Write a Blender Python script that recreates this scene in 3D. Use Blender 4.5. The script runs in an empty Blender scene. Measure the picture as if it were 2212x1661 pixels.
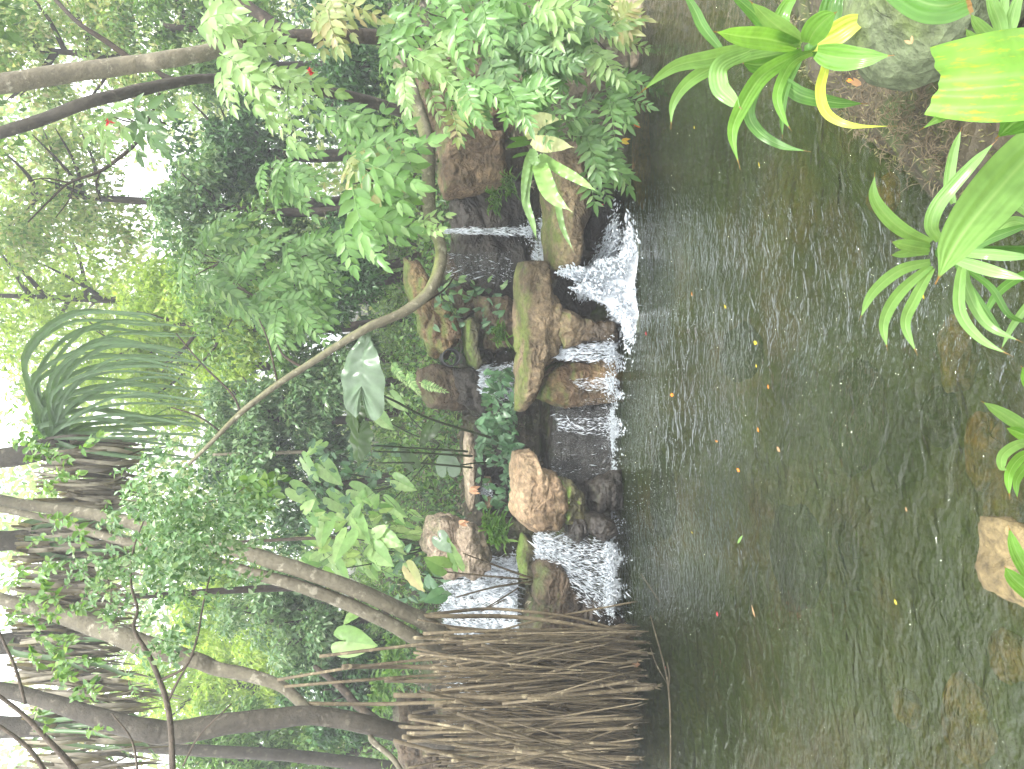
import bpy, math, random
import numpy as np
from mathutils import Vector, Matrix, noise as mnoise

random.seed(7)
RNG = np.random.default_rng(11)
scene = bpy.context.scene
COL = scene.collection

# ------------------------------------------------------------------ camera, sky, sun
CAM_H, PITCH, F = 1.7, math.radians(10.0), 1640.0      # F: focal length in units of a 2212-wide picture
SP, CP = math.sin(PITCH), math.cos(PITCH)
cam_data = bpy.data.cameras.new('camera')
cam_data.sensor_fit = 'HORIZONTAL'; cam_data.sensor_width = 36.0
cam_data.lens = 36.0 * F / 2212.0
cam_data.clip_start = 0.05; cam_data.clip_end = 500
cam = bpy.data.objects.new('camera', cam_data); COL.objects.link(cam)
# the phone was held on its side: picture right is down, picture top is right
right = Vector((0, -SP, -CP)); up = Vector((1, 0, 0)); back = -Vector((0, CP, -SP))
m = Matrix.Identity(4)
for i, v in enumerate((right, up, back)):
    m[0][i], m[1][i], m[2][i] = v
m.translation = (0, 0, CAM_H)
cam.matrix_world = m
scene.camera = cam

SUN_EL, SUN_AZ = math.radians(58), math.radians(150)    # azimuth from +Y towards +X
world = bpy.data.worlds.new("World"); scene.world = world; world.use_nodes = True
nt = world.node_tree; bg = nt.nodes['Background']
sky = nt.nodes.new('ShaderNodeTexSky'); sky.sky_type = 'NISHITA'; sky.sun_disc = False
sky.sun_elevation = SUN_EL; sky.sun_rotation = SUN_AZ
sky.air_density = 1.0; sky.dust_density = 3.0; sky.ozone_density = 1.0
# bright cloud added over the clear sky for whiter light and stronger glints
tcn = nt.nodes.new('ShaderNodeTexCoord'); cn = nt.nodes.new('ShaderNodeTexNoise'); cn.inputs['Scale'].default_value = 2.6; cn.inputs['Detail'].default_value = 6
nt.links.new(tcn.outputs['Generated'], cn.inputs['Vector'])
cr = nt.nodes.new('ShaderNodeValToRGB'); cr.color_ramp.elements[0].position = .25; cr.color_ramp.elements[1].position = .45
nt.links.new(cn.outputs['Fac'], cr.inputs[0])
cm = nt.nodes.new('ShaderNodeMix'); cm.data_type = 'RGBA'; nt.links.new(cr.outputs[0], cm.inputs[0]); nt.links.new(sky.outputs[0], cm.inputs[6]); cm.inputs[7].default_value = (21, 21.1, 21.4, 1)
nt.links.new(cm.outputs[2], bg.inputs[0]); bg.inputs[1].default_value = 0.13
sun_data = bpy.data.lights.new('sun', 'SUN'); sun_data.energy = 3.4; sun_data.angle = math.radians(5.0)
sun_data.color = (1.0, 0.97, 0.91)
sun = bpy.data.objects.new('sun', sun_data); COL.objects.link(sun)
sd = Vector((math.sin(SUN_AZ) * math.cos(SUN_EL), math.cos(SUN_AZ) * math.cos(SUN_EL), math.sin(SUN_EL)))
sun.rotation_euler = sd.to_track_quat('Z', 'Y').to_euler()
scene.view_settings.view_transform = 'Standard'
scene.view_settings.look = 'None'
scene.view_settings.gamma = 1.0
scene.view_settings.use_curve_mapping = False
scene.view_settings.exposure = 0.92
HAZE = .0125
scene.cycles.max_bounces = 7
scene.cycles.volume_bounces = 0
scene.cycles.diffuse_bounces = 3
scene.cycles.glossy_bounces = 3
scene.cycles.transmission_bounces = 4
scene.cycles.transparent_max_bounces = 14
scene.cycles.use_denoising = True
scene.cycles.caustics_reflective = False
scene.cycles.caustics_refractive = False

# ------------------------------------------------------------------ measuring helpers
def W(X, Y, d):
    """the world point seen at picture (X,Y) whose ground distance along +Y is d"""
    a = (X - 1106.0) / F; b = (830.5 - Y) / F
    t = d / (CP - a * SP)
    return Vector((b * t, d, CAM_H + t * (-SP - a * CP)))

def WZ(X, Y, z=0.0):
    a = (X - 1106.0) / F; b = (830.5 - Y) / F
    t = (CAM_H - z) / (SP + a * CP)
    return Vector((b * t, t * (CP - a * SP), z))

def pxm(d):                     # metres per picture unit at distance d
    return d / F

# ------------------------------------------------------------------ object helpers
def props(o, label=None, cat=None, group=None, kind=None):
    if label: o['label'] = label
    if cat: o['category'] = cat
    if group: o['group'] = group
    if kind: o['kind'] = kind
    return o

def link(name, me, mat, parent=None, smooth=True):
    if mat is not None: me.materials.append(mat)
    if smooth:
        me.polygons.foreach_set('use_smooth', [True] * len(me.polygons))
    o = bpy.data.objects.new(name, me); COL.objects.link(o)
    if parent is not None:
        o.parent = parent
        o.matrix_parent_inverse = Matrix.Translation(-parent.location)
    return o

def mesh_np(name, V, T, mat, parent=None, smooth=True, uv=None, k=3):
    """V (n,3) float, T (m,k) int"""
    V = np.ascontiguousarray(V, dtype=np.float32); T = np.ascontiguousarray(T, dtype=np.int32)
    me = bpy.data.meshes.new(name)
    me.vertices.add(len(V)); me.vertices.foreach_set('co', V.ravel())
    n = len(T)
    me.loops.add(n * k); me.loops.foreach_set('vertex_index', T.ravel())
    me.polygons.add(n); me.polygons.foreach_set('loop_start', np.arange(0, n * k, k, dtype=np.int32))
    me.polygons.foreach_set('loop_total', np.full(n, k, dtype=np.int32))
    if uv is not None:
        l = me.uv_layers.new(name='UVMap')
        l.data.foreach_set('uv', np.ascontiguousarray(uv[T.ravel()], dtype=np.float32).ravel())
    me.update(calc_edges=True); me.validate()
    return link(name, me, mat, parent, smooth)

def empty(name, loc, label, cat, group=None):
    o = bpy.data.objects.new(name, None); COL.objects.link(o)
    o.location = loc; o.empty_display_size = 0.1
    return props(o, label, cat, group)

class Acc:
    """collects quads/tris patches into one mesh"""
    def __init__(s): s.V = []; s.T = []; s.U = []; s.n = 0
    def add(s, V, T, U=None):
        V = np.asarray(V, float); T = np.asarray(T, int)
        if T.shape[1] == 4: T = np.vstack([T[:, [0, 1, 2]], T[:, [0, 2, 3]]])
        s.V.append(V); s.T.append(T + s.n); s.n += len(V)
        s.U.append(np.zeros((len(V), 2)) if U is None else np.asarray(U, float))
    def build(s, name, mat, parent=None, smooth=True):
        return mesh_np(name, np.vstack(s.V), np.vstack(s.T), mat, parent, smooth, np.vstack(s.U))

def grid_faces(r, c, wrap=False):
    f = []
    for i in range(r - 1):
        for j in range(c if wrap else c - 1):
            f.append((i * c + j, i * c + (j + 1) % c, (i + 1) * c + (j + 1) % c, (i + 1) * c + j))
    return np.array(f)

def catmull(P, n):
    P = np.array([tuple(p) for p in P], float)
    if len(P) == 2: return P[0] + (P[1] - P[0]) * np.linspace(0, 1, n)[:, None]
    Q = np.vstack([2 * P[0] - P[1], P, 2 * P[-1] - P[-2]])
    out = []
    for t in np.linspace(0, len(P) - 1, n):
        i = min(int(t), len(P) - 2); u = t - i
        a, b, c, d = Q[i:i + 4]
        out.append(.5 * ((2 * b) + (-a + c) * u + (2 * a - 5 * b + 4 * c - d) * u * u + (-a + 3 * b - 3 * c + d) * u ** 3))
    return np.array(out)

def tube(acc, P, R, n=None, seg=10, rough=0.0, flat=0.0):
    """tapered limb through points P with radii R"""
    P = [tuple(p) for p in P]
    n = n or max(3, (len(P) - 1) * 8 + 1)
    C = catmull(P, n)
    R = np.interp(np.linspace(0, 1, n), np.linspace(0, 1, len(R)), R)
    V = []; U = []
    T = np.gradient(C, axis=0); T /= np.linalg.norm(T, axis=1)[:, None] + 1e-9
    N = np.cross(T[0], (0.31, 0.9, 0.2)); N /= np.linalg.norm(N)
    L = 0
    for i in range(n):
        N = N - T[i] * np.dot(N, T[i]); N /= np.linalg.norm(N)
        B = np.cross(T[i], N)
        if i: L += np.linalg.norm(C[i] - C[i - 1])
        for j in range(seg):
            a = 2 * math.pi * j / seg
            r = R[i]
            if rough:
                p = C[i] * 9 + np.array((math.cos(a), math.sin(a), 0)) * 1.3
                r *= 1 + rough * mnoise.noise(Vector(p))
            V.append(C[i] + (N * math.cos(a) + B * math.sin(a)) * r); U.append((j / seg, L))
    k = len(V)
    V.append(C[0]); V.append(C[-1]); U += [(0, 0), (0, L)]
    f = grid_faces(n, seg, True)
    tri = np.vstack([f[:, [0, 1, 2]], f[:, [0, 2, 3]]])
    caps = [(k, (j + 1) % seg, j) for j in range(seg)] + [(k + 1, (n - 1) * seg + j, (n - 1) * seg + (j + 1) % seg) for j in range(seg)]
    acc.add(V, np.vstack([tri, np.array(caps)]), U)
    return C, R

def unit(v):
    v = np.asarray(v, float); return v / (np.linalg.norm(v, axis=-1, keepdims=True) + 1e-9)

def leafcloud(P, D, N, L, Wd, fold=0.25, fine=False, curl=0.12):
    """many leaves: base points P, directions D, normals N, lengths L, widths Wd -> V, T, UV"""
    P = np.asarray(P, float); n = len(P)
    D = unit(D); S = unit(np.cross(D, N)); N = unit(np.cross(S, D))
    L = np.broadcast_to(L, (n,))[:, None]; Wd = np.broadcast_to(Wd, (n,))[:, None]
    if fine:
        ts = [.28, .62]; ws = [.46, .42]
        rows = [P]
        for t, w in zip(ts, ws):
            c = P + D * L * t - N * L * curl * t * t
            e = N * Wd * w * fold * 2
            rows += [c - S * Wd * w + e, c, c + S * Wd * w + e]
        rows.append(P + D * L - N * L * curl)
        V = np.stack(rows, 1).reshape(-1, 3)
        t0 = np.array([(0, 2, 1), (0, 3, 2), (1, 2, 5), (1, 5, 4), (2, 3, 6), (2, 6, 5), (4, 5, 7), (5, 6, 7)])
        u0 = np.array([(.5, 0), (0, .28), (.5, .28), (1, .28), (0, .62), (.5, .62), (1, .62), (.5, 1)])
        k = 8
    else:
        c = P + D * L * .45 - N * L * curl * .3
        e = N * Wd * .5 * fold * 2
        V = np.stack([P, c - S * Wd * .5 + e, c, c + S * Wd * .5 + e, P + D * L - N * L * curl], 1).reshape(-1, 3)
        t0 = np.array([(0, 2, 1), (0, 3, 2), (1, 2, 4), (2, 3, 4)])
        u0 = np.array([(.5, 0), (0, .45), (.5, .45), (1, .45), (.5, 1)])
        k = 5
    T = (t0[None] + (np.arange(n) * k)[:, None, None]).reshape(-1, 3)
    return V, T, np.tile(u0, (n, 1))

def rand_dirs(n, bias=(0, 0, 0), spread=1.0):
    v = RNG.normal(size=(n, 3)); v = unit(v) * spread + np.array(bias)
    return unit(v)

# ------------------------------------------------------------------ materials
def srgb(h):
    h = h.lstrip('#'); c = [int(h[i:i + 2], 16) / 255 for i in (0, 2, 4)]
    return tuple(x / 12.92 if x <= .04045 else ((x + .055) / 1.055) ** 2.4 for x in c) + (1.0,)

class NT:
    def __init__(s, name):
        s.m = bpy.data.materials.new(name); s.m.use_nodes = True
        s.t = s.m.node_tree; s.t.nodes.clear()
        s.out = s.n('ShaderNodeOutputMaterial')
    def n(s, k, **kw):
        nd = s.t.nodes.new(k)
        for a, b in kw.items():
            if a.startswith('i_'): nd.inputs[a[2:].replace('_', ' ')].default_value = b
            else: setattr(nd, a, b)
        return nd
    def l(s, a, b): s.t.links.new(a, b)
    def ramp(s, fac, stops, interp='LINEAR'):
        r = s.n('ShaderNodeValToRGB'); r.color_ramp.interpolation = interp
        e = r.color_ramp.elements
        while len(e) < len(stops): e.new(0.5)
        for el, (p, c) in zip(e, stops):
            el.position = p; el.color = c if len(c) == 4 else tuple(c) + (1,)
        s.l(fac, r.inputs[0]); return r.outputs[0]
    def noise(s, scale, detail=4, rough=.55, vec=None, dist=0.0):
        nd = s.n('ShaderNodeTexNoise'); nd.inputs['Scale'].default_value = scale
        nd.inputs['Detail'].default_value = detail; nd.inputs['Roughness'].default_value = rough
        nd.inputs['Distortion'].default_value = dist
        if vec is not None: s.l(vec, nd.inputs['Vector'])
        return nd.outputs['Fac']
    def mix(s, fac, a, b, mode='MIX'):
        nd = s.n('ShaderNodeMix'); nd.data_type = 'RGBA'; nd.blend_type = mode
        for sock, v in ((nd.inputs[0], fac), (nd.inputs[6], a), (nd.inputs[7], b)):
            if hasattr(v, 'links') or hasattr(v, 'is_linked'): s.l(v, sock)
            else: sock.default_value = v
        return nd.outputs[2]
    def math(s, op, a, b=None, clamp=False):
        nd = s.n('ShaderNodeMath', operation=op); nd.use_clamp = clamp
        for i, v in enumerate((a, b)):
            if v is None: continue
            if hasattr(v, 'is_linked'): s.l(v, nd.inputs[i])
            else: nd.inputs[i].default_value = v
        return nd.outputs[0]
    def mapping(s, src='Object', scale=(1, 1, 1), rot=(0, 0, 0)):
        tc = s.n('ShaderNodeTexCoord'); mp = s.n('ShaderNodeMapping')
        mp.inputs['Scale'].default_value = scale; mp.inputs['Rotation'].default_value = rot
        s.l(tc.outputs[src], mp.inputs[0]); return mp.outputs[0]
    def geo_pos(s, scale=(1, 1, 1)):
        g = s.n('ShaderNodeNewGeometry'); mp = s.n('ShaderNodeMapping'); mp.inputs['Scale'].default_value = scale
        s.l(g.outputs['Position'], mp.inputs[0]); return mp.outputs[0]
    def bump(s, h, strength=.5, dist=.02, normal=None):
        b = s.n('ShaderNodeBump'); b.inputs['Strength'].default_value = strength; b.inputs['Distance'].default_value = dist
        s.l(h, b.inputs['Height'])
        if normal is not None: s.l(normal, b.inputs['Normal'])
        return b.outputs[0]

def mat_leaf(name, cols, rough=.4, transl=.35, tcol=1.6, ribs=0, spots=None, spec=.5, tips=True):
    """cols: list of srgb hex picked per leaf; ribs: lengthwise veins; spots: hex of blotches"""
    s = NT(name)
    g = s.n('ShaderNodeNewGeometry')
    stops = [((i) / max(1, len(cols) - 1), srgb(c)) for i, c in enumerate(cols)]
    c = s.ramp(g.outputs['Random Per Island'], stops)
    pos = s.geo_pos()
    c = s.mix(.35, c, s.ramp(s.noise(14, 3, .6, pos), [(.3, (.35, .35, .35)), (.7, (1.4, 1.4, 1.4))]), 'MULTIPLY')
    if spots:
        f = s.ramp(s.noise(5, 5, .65, s.mapping('UV', (3.2, 1.3, 1))), [(.54, (0, 0, 0)), (.66, (1, 1, 1))])
        c = s.mix(f, c, srgb(spots))
    nrm = None
    if ribs:
        uv = s.mapping('UV'); sep = s.n('ShaderNodeSeparateXYZ'); s.l(uv, sep.inputs[0])
        w = s.math('SINE', s.math('MULTIPLY', sep.outputs[0], ribs * 6.283))
        nrm = s.bump(w, .22, .003)
        mid = s.math('ABSOLUTE', s.math('SUBTRACT', sep.outputs[0], .5))
        f = s.ramp(mid, [(0, (1, 1, 1)), (.05, (0, 0, 0))])
        c = s.mix(s.math('MULTIPLY', f, .4), c, (.35, .5, .2, 1))
        c = s.mix(s.ramp(w, [(.0, (.0, 0, 0)), (1, (.10, .10, .10))]), c, (.3, .5, .16, 1))
        tipf = s.ramp(s.math('ADD', sep.outputs[1], s.math('MULTIPLY', s.noise(26, 3, .6, pos), .10)), [(.985, (0, 0, 0)), (1.03, (1, 1, 1))] if tips else [(.9, (0, 0, 0)), (1, (0, 0, 0))])
        c = s.mix(tipf, c, srgb('8a6a3c'))
    b = s.n('ShaderNodeBsdfPrincipled'); s.l(c, b.inputs['Base Color'])
    b.inputs['Roughness'].default_value = rough; b.inputs['Specular IOR Level'].default_value = spec
    t = s.n('ShaderNodeBsdfTranslucent')
    tc = s.mix(1.0, c, (tcol * 1.12, tcol * 1.05, tcol * .65, 1), 'MULTIPLY'); s.l(tc, t.inputs[0])
    if nrm is not None: s.l(nrm, b.inputs['Normal'])
    mx = s.n('ShaderNodeMixShader'); mx.inputs[0].default_value = transl
    s.l(b.outputs[0], mx.inputs[1]); s.l(t.outputs[0], mx.inputs[2]); s.l(mx.outputs[0], s.out.inputs[0])
    return s.m

def mat_bark(name, c1, c2, c3=None, scale=1.0, rough=.8, moss=None, rings=0.0):
    s = NT(name); pos = s.geo_pos((scale,) * 3)
    n1 = s.noise(9, 6, .65, pos); n2 = s.noise(38, 5, .7, pos)
    c = s.ramp(n1, [(.3, srgb(c1)), (.7, srgb(c2))])
    if c3:
        c = s.mix(s.ramp(s.noise(17, 5, .6, pos), [(.58, (0, 0, 0)), (.66, (1, 1, 1))]), c, srgb(c3))
    if moss:
        g = s.n('ShaderNodeNewGeometry'); sep = s.n('ShaderNodeSeparateXYZ'); s.l(g.outputs['Normal'], sep.inputs[0])
        f = s.math('MULTIPLY', s.ramp(sep.outputs[2], [(.1, (0, 0, 0)), (.8, (1, 1, 1))]), s.ramp(s.noise(6, 4, .6, pos), [(.35, (0, 0, 0)), (.6, (1, 1, 1))]))
        c = s.mix(f, c, srgb(moss))
    c = s.mix(.6, c, s.ramp(n2, [(.3, (.4, .4, .4)), (.75, (1.25, 1.25, 1.25))]), 'MULTIPLY')
    b = s.n('ShaderNodeBsdfPrincipled'); s.l(c, b.inputs['Base Color']); b.inputs['Roughness'].default_value = rough
    h = s.math('ADD', n1, s.math('MULTIPLY', n2, .6))
    if rings:
        uv = s.mapping('UV'); sp = s.n('ShaderNodeSeparateXYZ'); s.l(uv, sp.inputs[0])
        wv = s.math('SINE', s.math('ADD', s.math('MULTIPLY', sp.outputs[1], rings), s.math('MULTIPLY', n1, 6)))
        h = s.math('ADD', h, s.math('MULTIPLY', wv, .03))
    s.l(s.bump(h, .7, .02), b.inputs['Normal'])
    s.l(b.outputs[0], s.out.inputs[0]); return s.m

def mat_rock(name, c1, c2, c3, moss='5c7a2a', moss_amt=.5, wet=0.0, crk=.38, rough=.75, wetz=None, strata=6.0):
    """c1..c3 stone tones, moss on what faces up, damp and dark close to the water line"""
    s = NT(name); pos = s.geo_pos(); spos = s.geo_pos((1, 1, strata))
    n1 = s.noise(2.6, 8, .62, pos); n2 = s.noise(2.2, 6, .6, spos); n3 = s.noise(30, 6, .7, pos)
    c = s.ramp(n1, [(.28, srgb(c1)), (.5, srgb(c2)), (.72, srgb(c3))])
    c = s.mix(s.ramp(n2, [(.45, (0, 0, 0)), (.62, (.55, .55, .55))]), c, srgb(c3))
    vo = s.n('ShaderNodeTexVoronoi', feature='DISTANCE_TO_EDGE'); vo.inputs['Scale'].default_value = 4.2
    wp = s.n('ShaderNodeVectorMath', operation='ADD')
    nz = s.n('ShaderNodeTexNoise'); nz.inputs['Scale'].default_value = 5; s.l(pos, nz.inputs['Vector'])
    sc = s.n('ShaderNodeVectorMath', operation='SCALE'); s.l(nz.outputs['Color'], sc.inputs[0]); sc.inputs['Scale'].default_value = .6
    s.l(s.geo_pos((1, 1, 1.7)), wp.inputs[0]); s.l(sc.outputs[0], wp.inputs[1]); s.l(wp.outputs[0], vo.inputs['Vector'])
    crack = s.ramp(s.math('ADD', vo.outputs['Distance'], s.math('MULTIPLY', s.ramp(s.noise(3.1, 3, .6, pos), [(.42, (0, 0, 0)), (.55, (1, 1, 1))]), .2)), [(0, (0, 0, 0)), (.022, (1, 1, 1))])
    vo2 = s.n('ShaderNodeTexVoronoi', feature='F1'); vo2.inputs['Scale'].default_value = 13; s.l(wp.outputs[0], vo2.inputs['Vector'])
    c = s.mix(crk, c, crack, 'MULTIPLY')
    c = s.mix(.35, c, s.ramp(vo2.outputs['Color'], [(0, (.6, .55, .5)), (1, (1.3, 1.25, 1.2))]), 'MULTIPLY')
    c = s.mix(.8, c, s.ramp(n3, [(.33, (.35, .35, .35)), (.66, (1.4, 1.4, 1.4))]), 'MULTIPLY')
    st = s.ramp(s.noise(3.2, 7, .7, s.geo_pos((1.6, 1.6, .5))), [(.46, (1, 1, 1)), (.6, (.42, .42, .36))])
    c = s.mix(.75, c, st, 'MULTIPLY')
    g = s.n('ShaderNodeNewGeometry'); sep = s.n('ShaderNodeSeparateXYZ'); s.l(g.outputs['Normal'], sep.inputs[0])
    mo = s.math('MULTIPLY', s.ramp(sep.outputs[2], [(.15, (0, 0, 0)), (.75, (1, 1, 1))]),
                s.ramp(s.noise(4.5, 6, .65, pos), [(.62 - .3 * moss_amt, (0, 0, 0)), (.72 - .2 * moss_amt, (1, 1, 1))]))
    mo = s.math('MULTIPLY', mo, min(1, moss_amt * 1.6))
    mc = s.ramp(n3, [(.3, tuple(x * .5 for x in srgb(moss)[:3])), (.7, srgb(moss))])
    c = s.mix(mo, c, mc)
    b = s.n('ShaderNodeBsdfPrincipled'); r = rough
    if wetz is not None:
        sp = s.n('ShaderNodeSeparateXYZ'); s.l(pos, sp.inputs[0])
        z = s.math('ADD', sp.outputs[2], s.math('MULTIPLY', n1, .25))
        wf = s.ramp(s.math('SUBTRACT', z, wetz - .5), [(.55, (1, 1, 1)), (.75, (0, 0, 0))])
        c = s.mix(wf, c, s.mix(1.0, c, (.3, .28, .26, 1), 'MULTIPLY'))
        rr = s.ramp(wf, [(0, (rough,) * 3), (1, (.25,) * 3)]); s.l(rr, b.inputs['Roughness'])
    else:
        b.inputs['Roughness'].default_value = .42 if wet else rough
    s.l(c, b.inputs['Base Color'])
    h = s.math('ADD', s.math('MULTIPLY', n3, .35), s.math('ADD', s.math('MULTIPLY', n2, .6), s.math('MULTIPLY', crack, .45 * crk)))
    h = s.math('ADD', h, s.math('ADD', s.math('MULTIPLY', s.noise(9, 6, .65, pos), .9), s.math('MULTIPLY', vo2.outputs['Distance'], .5)))
    s.l(s.bump(h, .9, .035), b.inputs['Normal'])
    s.l(b.outputs[0], s.out.inputs[0]); return s.m

def mat_plain(name, c, rough=.6, transl=0, c2=None, scale=40):
    s = NT(name)
    b = s.n('ShaderNodeBsdfPrincipled'); b.inputs['Roughness'].default_value = rough
    cc = s.ramp(s.noise(scale, 4, .6, s.geo_pos()), [(.3, srgb(c)), (.7, srgb(c2 or c))])
    s.l(cc, b.inputs['Base Color'])
    if transl:
        t = s.n('ShaderNodeBsdfTranslucent'); s.l(cc, t.inputs[0])
        mx = s.n('ShaderNodeMixShader'); mx.inputs[0].default_value = transl
        s.l(b.outputs[0], mx.inputs[1]); s.l(t.outputs[0], mx.inputs[2]); s.l(mx.outputs[0], s.out.inputs[0])
    else: s.l(b.outputs[0], s.out.inputs[0])
    return s.m

M = {}
M['tan_rock'] = mat_rock('tan_sandstone', '5a4c3a', '786850', '928064', '6c7834', .6, wetz=.3)
M['tan_dry'] = mat_rock('tan_boulder_stone', '7c6850', '988064', 'b09a7c', '727e3a', .2, wetz=.16)
M['ochre_rock'] = mat_rock('ochre_layered_stone', '574634', '7c644a', '948058', '70803a', .85)
M['red_rock'] = mat_rock('reddish_cliff_stone', '4e3f2e', '6e5b44', '867254', '56672c', .5, strata=2)
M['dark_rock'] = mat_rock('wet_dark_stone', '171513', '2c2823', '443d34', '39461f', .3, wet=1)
M['brown_rock'] = mat_rock('brown_bank_stone', '3c3226', '584a38', '6e5e4a', '4c5c26', .5, wetz=.3)
M['grey_rock'] = mat_rock('pale_limestone', '6e6154', '9c8c7a', 'b5a692', '5d6d34', .4)
M['moss_rock'] = mat_rock('mossy_stone', '3c3a2a', '565238', '66643c', '6a8430', .9, strata=2)
M['algae_rock'] = mat_rock('algae_boulder_stone', '4c5640', '5f6a4e', '74805e', '6a7a40', .5, strata=1)
M['pit_rock'] = mat_rock('pitted_shore_stone', '5e5238', '786a48', '8e7e58', '6c7434', .3, crk=0)
M['sunk_rock'] = mat_rock('sunken_stone', '7a5a34', '9a6e40', 'b08a50', '8a8a3a', .3, strata=1)
M['bark_smooth'] = mat_bark('smooth_fig_bark', '5c5646', '7a7460', '989280', 1.0, .8, rings=160)
M['bark_dark'] = mat_bark('dark_brown_bark', '2b241c', '453a2d', '5a4f40', 1.0, .85, rings=90)
M['bark_grey'] = mat_bark('grey_brown_bark', '38332a', '504a3e', '686254', 1.0, .8, rings=120)  # plain grey brown bark tones
M['bark_pale'] = mat_bark('pale_lichen_bark', '6c6654', '8a826c', 'b0aa94', 1.0, .8, rings=60)
M['bark_moss'] = mat_bark('mossy_branch_bark', '66604c', '85806a', 'a09c86', 1.0, .85, moss='747c44')
M['root'] = mat_bark('prop_root_bark', '574c3a', '807358', 'a4987a', 1.0, .75)
M['root_dark'] = mat_bark('old_root_bark', '463d2e', '6c6048', None, 1.0, .8)
M['twig'] = mat_bark('twig_bark', '4a4034', '6e6254', None, 2.0, .8)
M['stem_dark'] = mat_plain('dark_leaf_stalk', '1e2a18', .5, 0, '33401f')
M['dead'] = mat_leaf('dead_hanging_leaf', ['5c564a', '80796a', '9c9482', '686256', 'b0a894'], .7, .25, 1.2)
M['deadleaf'] = mat_plain('dry_fallen_leaf', '9a7256', .7, .2, 'c89c78')

# ------------------------------------------------------------------ ground and water
POND = np.array([(-9, 5.45), (-2.5, 5.5), (1.35, 5.4), (1.5, 5.15), (2.6, 4.95), (9, 4.6), (9, 3.1), (1.7, 3.0), (1.12, 2.72), (.72, 2.28),
                 (.45, 1.9), (.28, 1.45), (-.3, 1.1), (-1.2, 1.0), (-4, .9), (-9, 1.0)])

def pond_dist(x, y):
    """signed distance to the pond outline, negative inside"""
    p = np.stack([x, y], -1); d = np.full(x.shape, 1e9); inside = np.zeros(x.shape, bool)
    n = len(POND)
    for i in range(n):
        a = POND[i]; b = POND[(i + 1) % n]; e = b - a
        w = p - a; t = np.clip((w @ e) / (e @ e), 0, 1)
        q = w - t[..., None] * e
        d = np.minimum(d, (q ** 2).sum(-1))
        c = ((a[1] > y) != (b[1] > y)) & (x < (b[0] - a[0]) * (y - a[1]) / (b[1] - a[1] + 1e-12) + a[0])
        inside ^= c
    d = np.sqrt(d); return np.where(inside, -d, d)

def sm(a, b, x): t = np.clip((x - a) / (b - a), 0, 1); return t * t * (3 - 2 * t)

def nz(x, y, s, o=0):
    return np.array([mnoise.fractal(Vector((a * s, b * s, o)), 1.0, 2.0, 4) for a, b in zip(np.ravel(x), np.ravel(y))]).reshape(np.shape(x))

def ground_z(x, y, noisy=True):
    x = np.asarray(x, float); y = np.asarray(y, float)
    d = pond_dist(x, y)
    bed = -.5 * sm(0, .8, -d) - .03
    near = .12 * sm(0, .12, d) + .1 * sm(.1, .9, d)
    far = .42 * sm(.0, .18, d) + .55 * sm(.75, 1.25, y - 5.3) + .3 * sm(1.6, 3.2, y - 5.3) + .05 * np.maximum(0, y - 8.5)
    far = far + .35 * sm(1.2, 2.6, np.abs(x)) * sm(5.2, 6.2, y)
    f = sm(3.6, 4.6, y)
    z = np.where(d < 0, bed, near * (1 - f) + far * f)
    if noisy: z = z + nz(x, y, 1.7) * .07 * np.where(d < 0, .6, 1) + nz(x, y, 6) * .02
    return z

def coord(lo, hi, fine_lo, fine_hi, df, g):
    c = list(np.arange(fine_lo, fine_hi, df)); st = df; v = fine_lo
    while v > lo: st *= g; v -= st; c.insert(0, v)
    st = df; v = c[-1]
    while v < hi: st *= g; v += st; c.append(v)
    return np.array(c)
gx = coord(-90, 90, -3.4, 3.4, .05, 1.12); gy = coord(-40, 160, .4, 8.2, .05, 1.1)
GX, GY = np.meshgrid(gx, gy); GZ = ground_z(GX, GY)
s = NT('damp_leafy_earth'); pos = s.geo_pos()
c = s.ramp(s.noise(3, 8, .65, pos), [(.3, srgb('2b271c')), (.55, srgb('454030')), (.75, srgb('5a543e'))])
c = s.mix(s.ramp(s.noise(5, 6, .6, pos), [(.5, (0, 0, 0)), (.62, (1, 1, 1))]), c, srgb('3f4c22'))
zs = s.n('ShaderNodeSeparateXYZ'); s.l(pos, zs.inputs[0])
silt = s.ramp(s.noise(1.6, 7, .6, pos), [(.35, srgb('40482a')), (.5, srgb('5c5c38')), (.62, srgb('785c36')), (.75, srgb('4c582e'))])
c = s.mix(s.ramp(zs.outputs[2], [(0, (0, 0, 0)), (.02, (0, 0, 0))]), c, c)
under = s.math('LESS_THAN', zs.outputs[2], -.03)
c = s.mix(under, c, silt)
vo = s.n('ShaderNodeTexVoronoi'); vo.inputs['Scale'].default_value = 22; s.l(pos, vo.inputs['Vector'])
c = s.mix(.5, c, s.ramp(vo.outputs['Color'], [(0, (.5, .45, .4)), (1, (1.5, 1.35, 1.2))]), 'MULTIPLY')
b = s.n('ShaderNodeBsdfPrincipled'); s.l(c, b.inputs['Base Color']); b.inputs['Roughness'].default_value = .7
s.l(s.bump(s.math('ADD', vo.outputs['Distance'], s.noise(14, 6, .7, pos)), .9, .03), b.inputs['Normal'])
s.l(b.outputs[0], s.out.inputs[0]); M['earth'] = s.m
g = mesh_np('ground', np.stack([GX, GY, GZ], -1).reshape(-1, 3), grid_faces(len(gy), len(gx)), M['earth'], None, True, None, 4)
props(g, kind='structure')

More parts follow.
